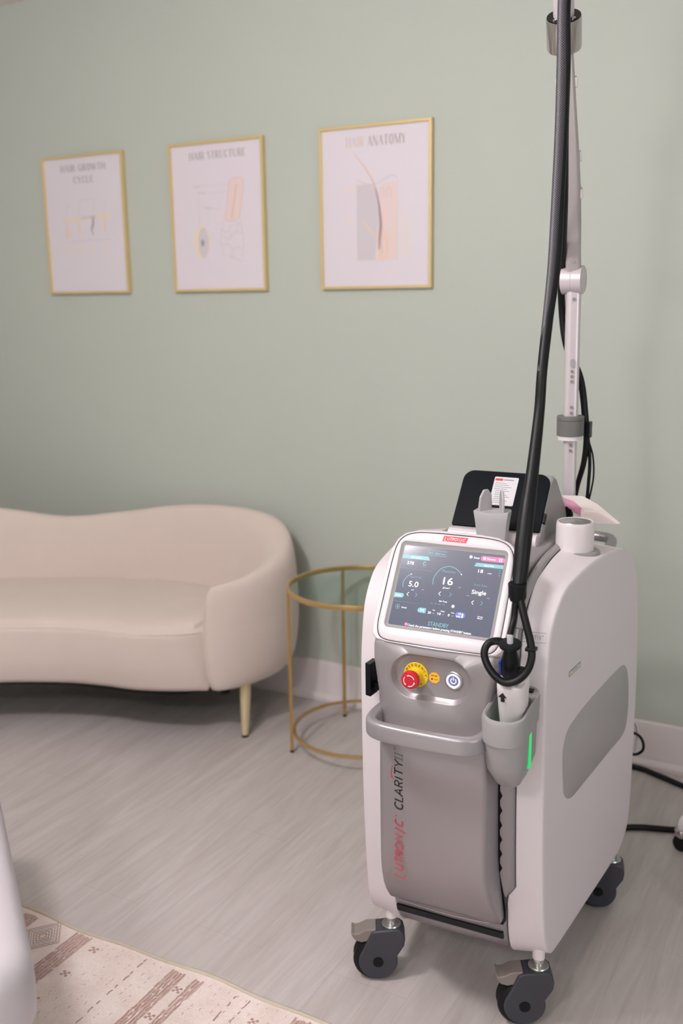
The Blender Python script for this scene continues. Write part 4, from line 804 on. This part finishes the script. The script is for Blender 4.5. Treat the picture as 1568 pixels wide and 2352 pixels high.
def stru(sh, M_, w, h):
    A = BM(); serif([A], 'HAIR STRUCTURE', M_, -.122, .140, .495, .028); sh.append((A, FOIL))
    bm = BM(); prism(bm, [(.038, .270), (.050, .262), (.085, .264), (.102, .274), (.128, .405), (.118, .414), (.085, .418), (.062, .410)], 0, .0004, M_); prism(bm, [(.028, .275), (.040, .262), (.056, .264), (.046, .290), (.034, .290)], 0, .0005, M_); sh.append((bm, SK))
    bm = BM(); rib(bm, [(.128, .405), (.118, .417), (.088, .421), (.060, .411), (.038, .270), (.050, .262), (.085, .264), (.104, .276)], .0022, M_, .0007, closed=True); rib(bm, [(.068, .275), (.094, .395)], .006, M_, .0007); sh.append((bm, TAN))
    bm = BM(); prism(bm, [(-.078+.040*cos(2*pi*i/28), .188+.064*sin(2*pi*i/28)) for i in range(28)], 0, .0003, M_); sh.append((bm, YL))
    bm = BM(); prism(bm, [(-.070+.025*cos(2*pi*i/28), .186+.058*sin(2*pi*i/28)) for i in range(28)], 0, .0005, M_); sh.append((bm, GR))
    bm = BM(); prism(bm, [(-.074+.008*cos(2*pi*i/20), .186+.013*sin(2*pi*i/20)) for i in range(20)], 0, .0008, M_); sh.append((bm, DK))
    bm = BM()
    for P_ in ([(.03, .265), (.012, .20), (.022, .13)], [(.105, .268), (.118, .19), (.108, .12)], [(.015, .235), (.045, .222), (.062, .245), (.10, .255)], [(.022, .21), (.05, .195), (.070, .212), (.085, .222), (.115, .215)], [(.015, .175), (.045, .178), (.065, .155), (.06, .125)], [(.065, .155), (.09, .165), (.112, .155)], [(.05, .132), (.085, .12), (.108, .11)],
               [(.058, .222), (.06, .197)], [(.10, .255), (.085, .22)]): rib(bm, P_, .0018, M_, .0004, smooth=4)
    for P_ in ([(-.085, .398), (.05, .398)], [(-.07, .370), (.042, .370)], [(-.085, .366), (-.085, .245)], [(-.045, .305), (-.045, .25)], [(-.04, .312), (.02, .312)]): rib(bm, P_, .0012, M_, .0004)
    sh.append((bm, LN))
    bm = BM(); rib(bm, [(-.108, .396), (-.075, .396)], .005, M_, .0005); rib(bm, [(-.088, .372), (-.05, .372)], .006, M_, .0005); rib(bm, [(-.06, .316), (-.03, .316)], .005, M_, .0005); sh.append((bm, GR))
def grow(sh, M_, w, h):
    A = BM(); serif([A], 'HAIR GROWTH', M_, -.118, .126, .495, .027); serif([A], 'CYCLE', M_, -.050, .060, .448, .027); sh.append((A, FOIL))
    bm = BM(); prism(bm, [(-.112, .292), (.15, .304), (.15, .320), (-.112, .308)], 0, .0003, M_); sh.append((bm, YL))
    bm = BM(); prism(bm, [(-.022, .302), (.060, .306), (.060, .318), (-.022, .314)], 0, .0006, M_); sh.append((bm, GR))
    bm = BM()
    for x, L in ((-.103, .075), (-.035, .060), (.105, .055)): rib(bm, [(x, .305), (x+.002, .28), (x, .305-L)], [.003, .006, .013], M_, .0006, smooth=4)
    sh.append((bm, OR))
    bm = BM(); rib(bm, [(.045, .312), (.042, .28), (.034, .262), (.042, .235)], [.008, .010, .007, .002], M_, .0008, smooth=4); sh.append((bm, DK))
    bm = BM()
    for x, t in ((-.103, .37), (-.035, .385), (.045, .385), (.105, .375)): rib(bm, [(x, .31), (x+.003, .34), (x+.014, t)], .0018, M_, .0004, smooth=4)
    rib(bm, [(-.015, .378), (.035, .382)], .0015, M_, .0004); rib(bm, [(-.11, .215), (.135, .218)], .0014, M_, .0004); rib(bm, [(-.115, .31), (-.115, .218)], .0012, M_, .0004); rib(bm, [(.15, .31), (.15, .22)], .0012, M_, .0004); sh.append((bm, LN))
    bm = BM()
    for x in (-.102, -.038, .03, .105):
        for y, k in ((.194, 1), (.168, .8)): rib(bm, [(x-.02*k, y), (x+.02*k, y)], .006, M_, .0004)
    sh.append((bm, YL))
poster('framed_poster', -3.231, -2.791, 'gold framed poster reading HAIR GROWTH CYCLE, leftmost of the three on the wall', grow, 'HAIR GROWTH CYCLE')
poster('framed_poster', -2.557, -2.119, 'gold framed poster reading HAIR STRUCTURE, hanging in the middle of the three', stru, 'HAIR STRUCTURE')
poster('framed_poster', -1.879, -1.438, 'gold framed poster reading HAIR ANATOMY, rightmost and nearest the laser machine', anat, 'HAIR ANATOMY')

# ------------------------------------------------------------------ curved sofa
SO = Vector((-2.85, 2.8, 0)); OFF = SO.copy()
SF = thing('curved_sofa', SO, 'cream velvet curved sofa with a wavy back and gold legs against green wall', 'sofa')
def path(pts, n):
    P = crom([(*p, 0) if len(p) == 2 else p for p in pts], 10); L = [0]
    for i in range(1, len(P)): L.append(L[-1] + (P[i]-P[i-1]).length)
    out = []
    for k in range(n):
        s = L[-1]*k/(n-1); j = max(i for i in range(len(L)) if L[i] <= s+1e-9); j = min(j, len(P)-2)
        t = (s-L[j])/max(L[j+1]-L[j], 1e-9); out.append(P[j].lerp(P[j+1], t))
    return out
# outer outline of arm and back at half height: x, y, crest height
outer = [(-2.055, 2.715, .595), (-1.985, 2.762, .607), (-1.925, 2.85, .625), (-1.892, 2.95, .650), (-1.895, 3.06, .688), (-1.945, 3.155, .737), (-2.05, 3.215, .772), (-2.25, 3.236, .781), (-2.5, 3.225, .766), (-2.75, 3.165, .730), (-3.0, 3.06, .708), (-3.25, 2.93, .745), (-3.5, 2.77, .785), (-3.72, 2.60, .80), (-3.86, 2.42, .76), (-3.90, 2.26, .69), (-3.86, 2.14, .63), (-3.78, 2.08, .60)]
inner = [(-2.098, 2.725, .45), (-2.085, 2.765, .455), (-2.075, 2.84, .46), (-2.085, 2.92, .465), (-2.12, 3.0, .47), (-2.19, 3.065, .47), (-2.30, 3.105, .47), (-2.45, 3.115, .47), (-2.62, 3.09, .47), (-2.85, 3.01, .47), (-3.08, 2.89, .47), (-3.3, 2.75, .47), (-3.5, 2.58, .47), (-3.64, 2.42, .47), (-3.70, 2.30, .465), (-3.70, 2.22, .46), (-3.70, 2.16, .455), (-3.72, 2.11, .45)]
NS = 72; OP = path(outer, NS); IP = path(inner, NS)
# push parts of the outer line inward at the base
rings = []
for i in range(NS):
    o_ = OP[i]; q = IP[i]; zc = o_.z; a = Vector((o_.x, o_.y, 0)); c = Vector((q.x, q.y, 0)); d = (a-c); w = d.length; d = d/w if w > 1e-6 else Vector((1, 0, 0))
    e = min(1, min(i, NS-1-i)/4)    # thin rounded ends
    def P_(f, z): return c + d*(w*f) + Vector((0, 0, z))
    T = .5*e+.5
    back = .55 - .05*e
    base_in = .10 if w > .05 else .02
    rings.append([P_(.15, .205), P_(.62, .200), P_(.80, .208), P_(.92, .25), P_(.99, .36), P_(1.0, .47), P_(.97, .47+(zc-.47)*.6), P_(.92, zc-.022), P_(.84, zc-.006), P_(.74, zc), P_(.62, zc-.006), P_(.50, zc-.028), P_(.36, zc-.085 if zc > .65 else zc-.06), P_(.16, .50), P_(.04, .44), P_(.05, .30)])
bm = BM(); loft(bm, rings); link('backrest', bm, SOFA, SF, smooth=60, sub=1)
# seat
front = [(-2.080, 2.745), (-2.108, 2.702), (-2.19, 2.650), (-2.32, 2.600), (-2.45, 2.578), (-2.60, 2.535), (-2.80, 2.435), (-3.0, 2.30), (-3.2, 2.19), (-3.4, 2.12), (-3.55, 2.10), (-3.66, 2.12), (-3.71, 2.15)]
FP = path(front, NS)
bm = BM(); rows = []
for i in range(NS):
    f = FP[i]; q = IP[i]; e = min(1, min(i, NS-1-i)/10)
    fv = Vector((f.x, f.y, 0)); iv = Vector((q.x, q.y, 0)); dd = iv-fv; L = max(dd.length, .001); u = dd/L
    r = min(.03, L*.3)
    def A_(t, z): return fv + u*t + Vector((0, 0, z))
    rows.append([A_(L*.35, .203), A_(min(.04, L*.3), .200), A_(min(.012, L*.1), .206), A_(0, .225), A_(-.008*e, .30), A_(-.010*e, .405), A_(-.006*e, .424), A_(.004, .428), A_(r*.6, .440), A_(r*1.4, .452), A_(L*.3, .463+.004*e), A_(L*.55, .468+.006*e), A_(L*.8, .468+.003*e), A_(L, .462), A_(L+.02, .455), A_(L+.02, .36)])
loft(bm, rows); st = link('seat', bm, SOFA, SF, smooth=60)
bm = BM(); tube(bm, [FP[i] + Vector((0, 0, .4265)) + (FP[i]-IP[i]).normalized()*.006*min(1, min(i, NS-1-i)/10) for i in range(1, NS-1)], .0028, 8, raw=True); link('piping', bm, SOFA, st, smooth=60)
for x, y, dx, dy in ((-2.005, 2.862, .012, -.030), (-2.30, 3.12, 0, .02), (-3.72, 2.24, -.02, -.02), (-3.55, 2.66, -.02, .02)):
    bm = BM(); tube(bm, [(x, y, .215), (x+dx, y+dy, .006)], [.0215, .0195, .012], 18, k=3); lg = link('leg', bm, PGOLD, SF, smooth=50)
    bm = BM(); tube(bm, [(x+dx, y+dy, .009), (x+dx, y+dy, 0)], .0125, 14, k=1); link('foot', bm, BLACK, lg, smooth=50)
bm = BM(); n_ = NS
U_ = [bm.verts.new((FP[i].x*.97+IP[i].x*.03, FP[i].y*.97+IP[i].y*.03, .2)) for i in range(4, NS-4)]; V_ = [bm.verts.new((OP[i].x*.6+IP[i].x*.4, OP[i].y*.6+IP[i].y*.4, .203)) for i in range(4, NS-4)]
for i in range(len(U_)-1): bm.faces.new((U_[i], U_[i+1], V_[i+1], V_[i]))
r = bmesh.ops.extrude_face_region(bm, geom=list(bm.faces)); bmesh.ops.translate(bm, verts=[e for e in r['geom'] if isinstance(e, bmesh.types.BMVert)], vec=(0, 0, -.004))
link('underside_blocker', bm, BLACK, SF, smooth=0)  # black sheet added beneath the sofa to deepen the shade on the floor
bm = BM(); lathe(bm, [(.002, .135), (.016, .14), (.022, .152), (.022, .185), (.018, .21)], Matrix.Translation((-2.10, 2.865, 0)), 18); link('leg_socket', bm, BLACK, SF, smooth=50)
OFF = Vector((0, 0, 0))

# ------------------------------------------------------------------ round side table
TC = Vector((-1.58, 2.97, 0)); TB = thing('side_table', TC, 'round gold side table with a glass top between the sofa and the laser machine', 'side table')
def ring(name, R, z, w, hgt, m, parent=TB):
    bm = BM(); n = 72; prof = rrect(-w/2, w/2, -hgt/2, hgt/2, min(w, hgt)*.2, 2)
    rs = [[((R+a)*cos(2*pi*i/n), (R+a)*sin(2*pi*i/n), z+b_) for a, b_ in prof] for i in range(n)]
    V = [[bm.verts.new(q) for q in r] for r in rs]
    for i in range(n):
        for j in range(len(prof)): bm.faces.new((V[i][j], V[i][(j+1) % len(prof)], V[(i+1) % n][(j+1) % len(prof)], V[(i+1) % n][j]))
    return link(name, bm, m, parent, smooth=35)
ring('top_ring', .250, .598, .012, .018, BRASS)
ring('lower_ring', .240, .066, .011, .011, BRASS)
bm = BM(); lathe(bm, [(.001, .598), (.2435, .598), (.2440, .600), (.2435, .603), (.001, .603)], I4, 64, cap=False); link('glass_top', bm, GLASS, TB, smooth=35)
for k, a in enumerate((222, 132, 42, 312)):
    c = Vector((.254*cos(radians(a)), .254*sin(radians(a)), 0)); ra = Vector((cos(radians(a)), sin(radians(a)), 0)); Mr = frame(c, ra, Vector((-ra.y, ra.x, 0)), (0, 0, 1))
    bm = BM(); box(bm, -.0055, .0055, -.006, .006, .008, .592, Mr); lg = link('leg', bm, BRASS, TB, smooth=0, bevel=.001)
    bm = BM(); lathe(bm, [(.006, 0), (.0075, .002), (.0075, .009)], Mr, 12); link('foot', bm, BLACK, lg, smooth=30)

# ------------------------------------------------------------------ rug
def rug_mat():
    m = bpy.data.materials.new('rug_weave'); m.use_nodes = True; nt = m.node_tree; N = nt.nodes.new; L = nt.links.new; b = nt.nodes['Principled BSDF']; b.inputs['Roughness'].default_value = 0.95
    tc = N('ShaderNodeTexCoord'); n = N('ShaderNodeTexNoise'); n.inputs['Scale'].default_value = 260; n.inputs['Detail'].default_value = 3; L(tc.outputs['Object'], n.inputs['Vector'])
    n2 = N('ShaderNodeTexNoise'); n2.inputs['Scale'].default_value = 14; n2.inputs['Detail'].default_value = 5; L(tc.outputs['Object'], n2.inputs['Vector'])
    cr = N('ShaderNodeValToRGB'); cr.color_ramp.elements[0].position = .3; cr.color_ramp.elements[0].color = (*lin((214, 197, 190)), 1); cr.color_ramp.elements[1].position = .62; cr.color_ramp.elements[1].color = (*lin((234, 222, 217)), 1)
    ad = N('ShaderNodeMath'); ad.operation = 'MULTIPLY_ADD'; ad.inputs[1].default_value = .5; L(n.outputs['Fac'], ad.inputs[0]); ml = N('ShaderNodeMath'); ml.operation = 'MULTIPLY'; ml.inputs[1].default_value = .5; L(n2.outputs['Fac'], ml.inputs[0]); L(ml.outputs[0], ad.inputs[2]); L(ad.outputs[0], cr.inputs[0])
    L(cr.outputs[0], b.inputs['Base Color']); bp = N('ShaderNodeBump'); bp.inputs['Strength'].default_value = .5; bp.inputs['Distance'].default_value = .002; L(n.outputs['Fac'], bp.inputs['Height']); L(bp.outputs[0], b.inputs['Normal']); return m
RUGM = rug_mat(); RST = mat('rug_rust_yarn', (176, 146, 138), 0.95, var=0.35, vscale=180); RSL = mat('rug_pale_rust_yarn', (196, 172, 164), 0.95, var=0.2, vscale=200); REDG = mat('rug_binding', (196, 186, 170), 0.9, var=0.1, vscale=60); RBL = mat('rug_blue_yarn', (178, 176, 184), 0.95, var=.2, vscale=150)
OFF = Vector((-1.35, .6, 0)); RG = thing('area_rug', OFF, 'cream rug with rust brown tribal stripes lying on pale wood floor', 'rug')
def edge_y(x): return 1.668 + .005*sin(x*9.0+1) + .003*sin(x*23)
bm = BM(); nx, ny = 60, 8; x0, x1, yb = -2.45, -.35, -.55
V = [[bm.verts.new((x0+(x1-x0)*i/nx, yb+(edge_y(x0+(x1-x0)*i/nx)-yb)*j/ny, .006)) for j in range(ny+1)] for i in range(nx+1)]
for i in range(nx):
    for j in range(ny): bm.faces.new((V[i][j], V[i+1][j], V[i+1][j+1], V[i][j+1]))
r = bmesh.ops.extrude_face_region(bm, geom=list(bm.faces)); bmesh.ops.translate(bm, verts=[e for e in r['geom'] if isinstance(e, bmesh.types.BMVert)], vec=(0, 0, -.0055)); RL = [(bm, RUGM)]
bm = BM(); tube(bm, [(x0+(x1-x0)*i/nx, edge_y(x0+(x1-x0)*i/nx)+.001, .0055) for i in range(nx+1)], .0052, 8, raw=True); link('bound_edge', bm, REDG, RG, smooth=60)
MZ = frame((0, 0, .0062), (1, 0, 0), (0, 1, 0), (0, 0, 1)); rr_ = random.Random(3)
def strands(bm, xa, xb, n, y0=0.2, dash=.05, gap=.3, w=.0030, jit=.002, z0=.0006):
    for k in range(n):
        x = xa + (xb-xa)*(k+.5)/n; y = 1.655 - rr_.random()*.01
        while y > y0:
            L_ = dash*(.5+rr_.random()); rib(bm, [(x+rr_.uniform(-jit, jit), y), (x+rr_.uniform(-jit, jit), y-L_*.5), (x+rr_.uniform(-jit, jit), y-L_)], w*(.6+.6*rr_.random()), MZ @ Matrix.Translation((0, 0, z0+rr_.uniform(0, .0004))), .0003); y -= L_*(1+gap*rr_.random())
bm = BM(); bp_ = BM()
for xa, xb in ((-1.895, -1.845), (-1.715, -1.660), (-1.405, -1.362), (-1.335, -1.308), (-1.055, -.985)):
    strands(bm, xa, xb, max(3, int((xb-xa)/.0085)), dash=.022, gap=.6); strands(bp_, xa, xb, max(3, int((xb-xa)/.006)), dash=.05, gap=.3, w=.0055, z0=0)
for xa in (-1.483, -1.212, -1.176): strands(bm, xa-.001, xa+.001, 1, dash=.014, gap=1.6, w=.003)
strands(bp_, -1.62, -1.42, 8, dash=.007, gap=10, w=.002, z0=0); strands(bp_, -1.30, -1.06, 9, dash=.007, gap=11, w=.002, z0=0)
RL += [(bp_, RSL), (bm, RST)]
bm = BM()
for xr, ph in ((-1.625, .035), (-1.348, .055), (-1.13, .06)):
    y = 1.655-ph
    while y > .4:
        if xr == -1.348: xx = xr+.0
        for dx, dy in ((0, 0), (-.007, .006), (.007, .006), (-.007, -.006), (.007, -.006)): prism(bm, [(xr+dx-.004, y+dy-.003), (xr+dx+.004, y+dy-.003), (xr+dx+.003, y+dy+.003), (xr+dx-.003, y+dy+.003)], 0, .0006, MZ)
        y -= .045 if int(y*1000) % 2 else .10
RL.append((bm, RST))
bm = BM(); bb = BM(); cxr = -1.78; hw_ = .055
for c in range(9):
    yc = 1.60 - c*.13
    for k, s in enumerate((1, .84, .68, .52, .36, .2)):
        P_ = [(cxr-hw_*s, yc), (cxr, yc+.065*s), (cxr+hw_*s, yc), (cxr, yc-.065*s)]
        for a in range(4):
            p, q = Vector(P_[a]), Vector(P_[(a+1) % 4]); nseg = max(3, int((q-p).length/.006)); pts = [p.lerp(q, i/nseg) + Vector(((.0015 if i % 2 else -.0015), 0)) for i in range(nseg+1)]
            rib(bm if k != 2 else bb, pts, .0024, MZ, .0004)
RL += [(bm, RST), (bb, RBL)]; multi('pile', RL, RG)
OFF = Vector((0, 0, 0))

# ------------------------------------------------------------------ treatment bed corner in the foreground
ev = Vector((-.79, .61, 0)).normalized(); nv = Vector((ev.y, -ev.x, 0))     # ev: along the visible edge (away), nv: outwards (right side)
if nv.x < 0: nv = -nv
BC = Vector((-1.066, .945, 0)); Bo = BC - nv*.30 + ev*.30
OFF = Vector((Bo.x, Bo.y, 0)); BD = thing('treatment_bed', OFF, 'white padded treatment bed whose rounded corner enters at the lower left', 'treatment bed')
Mb = frame(BC, ev, -nv, (0, 0, 1))
if Mb.determinant() < 0: Mb = frame(BC, ev, -nv, (0, 0, 1))
def bsec(z, ins): return [Mb @ Vector((a, b_, z)) for a, b_ in rrect(0+ins, 1.15-ins, 0+ins, .60-ins, max(.085-ins, .02), 8)]
bm = BM(); loft(bm, [bsec(.45, .03), bsec(.455, .012), bsec(.475, .002), bsec(.51, 0), bsec(.555, .002), bsec(.58, .010), bsec(.594, .024), bsec(.60, .045), bsec(.602, .075)]); link('mattress', bm, BEDM, BD, smooth=60)
bm = BM(); loft(bm, [bsec(.10, .12), bsec(.40, .12), bsec(.452, .06)]); link('base_cabinet', bm, BEDM, BD, smooth=40)
for a, b_ in ((.2, .18), (.95, .18), (.2, .42), (.95, .42)):
    bm = BM(); lathe(bm, [(.03, 0), (.03, .01), (.02, .02), (.02, .105)], Matrix.Translation(Mb @ Vector((a, b_, 0.0086))), 16); link('leg', bm, STEEL, BD, smooth=40)
OFF = Vector((0, 0, 0))

# ------------------------------------------------------------------ power cable and rolling stool at the right
bm = BM(); tube(bm, [(-.60, 2.56, .10), (-.64, 2.62, .03), (-.645, 2.72, .011), (-.60, 2.80, .0095), (-.55, 2.832, .0095), (-.514, 2.845, .0095), (-.44, 2.87, .0095), (-.33, 2.92, .0095), (-.25, 3.0, .0095), (-.30, 3.085, .0095), (-.40, 3.13, .0095), (-.485, 3.158, .0095), (-.57, 3.195, .0095), (-.662, 3.222, .0095), (-.85, 3.20, .0095), (-.95, 3.12, .0095)], .0092, 12)
tag(link('power_cable', bm, RUBBER, smooth=60), 'thick black power cable looping over the floor behind the laser machine', 'cable')
OFF = Vector((-.16, 2.70, 0)); STO = thing('rolling_stool', OFF, 'white rolling stool base with a black caster at the right edge', 'stool')
hub = Vector((-.16, 2.70, .10))
bm = BM(); lathe(bm, [(.04, .075), (.045, .085), (.045, .12), (.028, .14), (.026, .20), (.018, .205), (.018, .42)], Matrix.Translation((-.16, 2.70, 0)), 24); link('column', bm, CHROME, STO, smooth=40)
for k in range(5):
    a = atan2(2.775-2.70, -.425+.16) + 2*pi*k/5; tip = Vector((-.16+.272*cos(a), 2.70+.272*sin(a), .085))
    bm = BM(); tube(bm, [hub, hub.lerp(tip, .6), tip], [.024, .021, .026], 16, sx=1); lg = link('base_arm', bm, HANDW, STO, smooth=60)
    bm = BM(); lathe(bm, [(.012, -.055), (.020, -.045), (.021, -.035), (.018, -.028), (.012, -.02)], Matrix.Translation(tip+Vector((0, 0, .010))), 20); link('caster_socket', bm, CHROME, lg, smooth=40)
    bm = BM(); Mx = frame(tip+Vector((.004, 0, -.0585)), (0, 0, 1), (0, 1, 0) if False else (1, 0, 0), (0, 1, 0)); lathe(bm, [(.004, -.013), (.022, -.013), (.0262, -.009), (.0265, 0), (.0262, .009), (.022, .013), (.004, .013)], Mx, 24); link('caster_wheel', bm, RUBBER, lg, smooth=40)
bm = BM(); lathe(bm, [(.02, .42), (.15, .425), (.172, .44), (.175, .465), (.165, .488), (.14, .498), (.001, .50)], Matrix.Translation((-.06, 2.68, 0)) if False else Matrix.Translation((-.16, 2.70, 0)), 40); link('seat', bm, BEDM, STO, smooth=50)
OFF = Vector((0, 0, 0))
# pendant shades added out of view above the overhead light and the fill
for x, y, lab in ((-1.6, .8, 'white pendant lamp shade hanging over the middle of the room'), (-0.7, -0.95, 'white pendant shade added over the fill light behind the camera')):
    OFF = Vector((x, y, ZC)); t = thing('pendant_shade', (x, y, ZC), lab, 'pendant light', 0, 'pendant lights')
    bm = BM(); lathe(bm, [(.05, ZC), (.05, ZC-.02), (.006, ZC-.024), (.006, ZC-.13)], Matrix.Translation((x, y, 0)), 20); link('canopy', bm, TRIM, t, smooth=35)
    bm = BM(); lathe(bm, [(.006, ZC-.125), (.10, ZC-.135), (.15, ZC-.15), (.15, ZC-.155), (.01, ZC-.145)], Matrix.Translation((x, y, 0)), 28, cap=False); link('shade', bm, TRIM, t, smooth=35)
OFF = Vector((0, 0, 0))
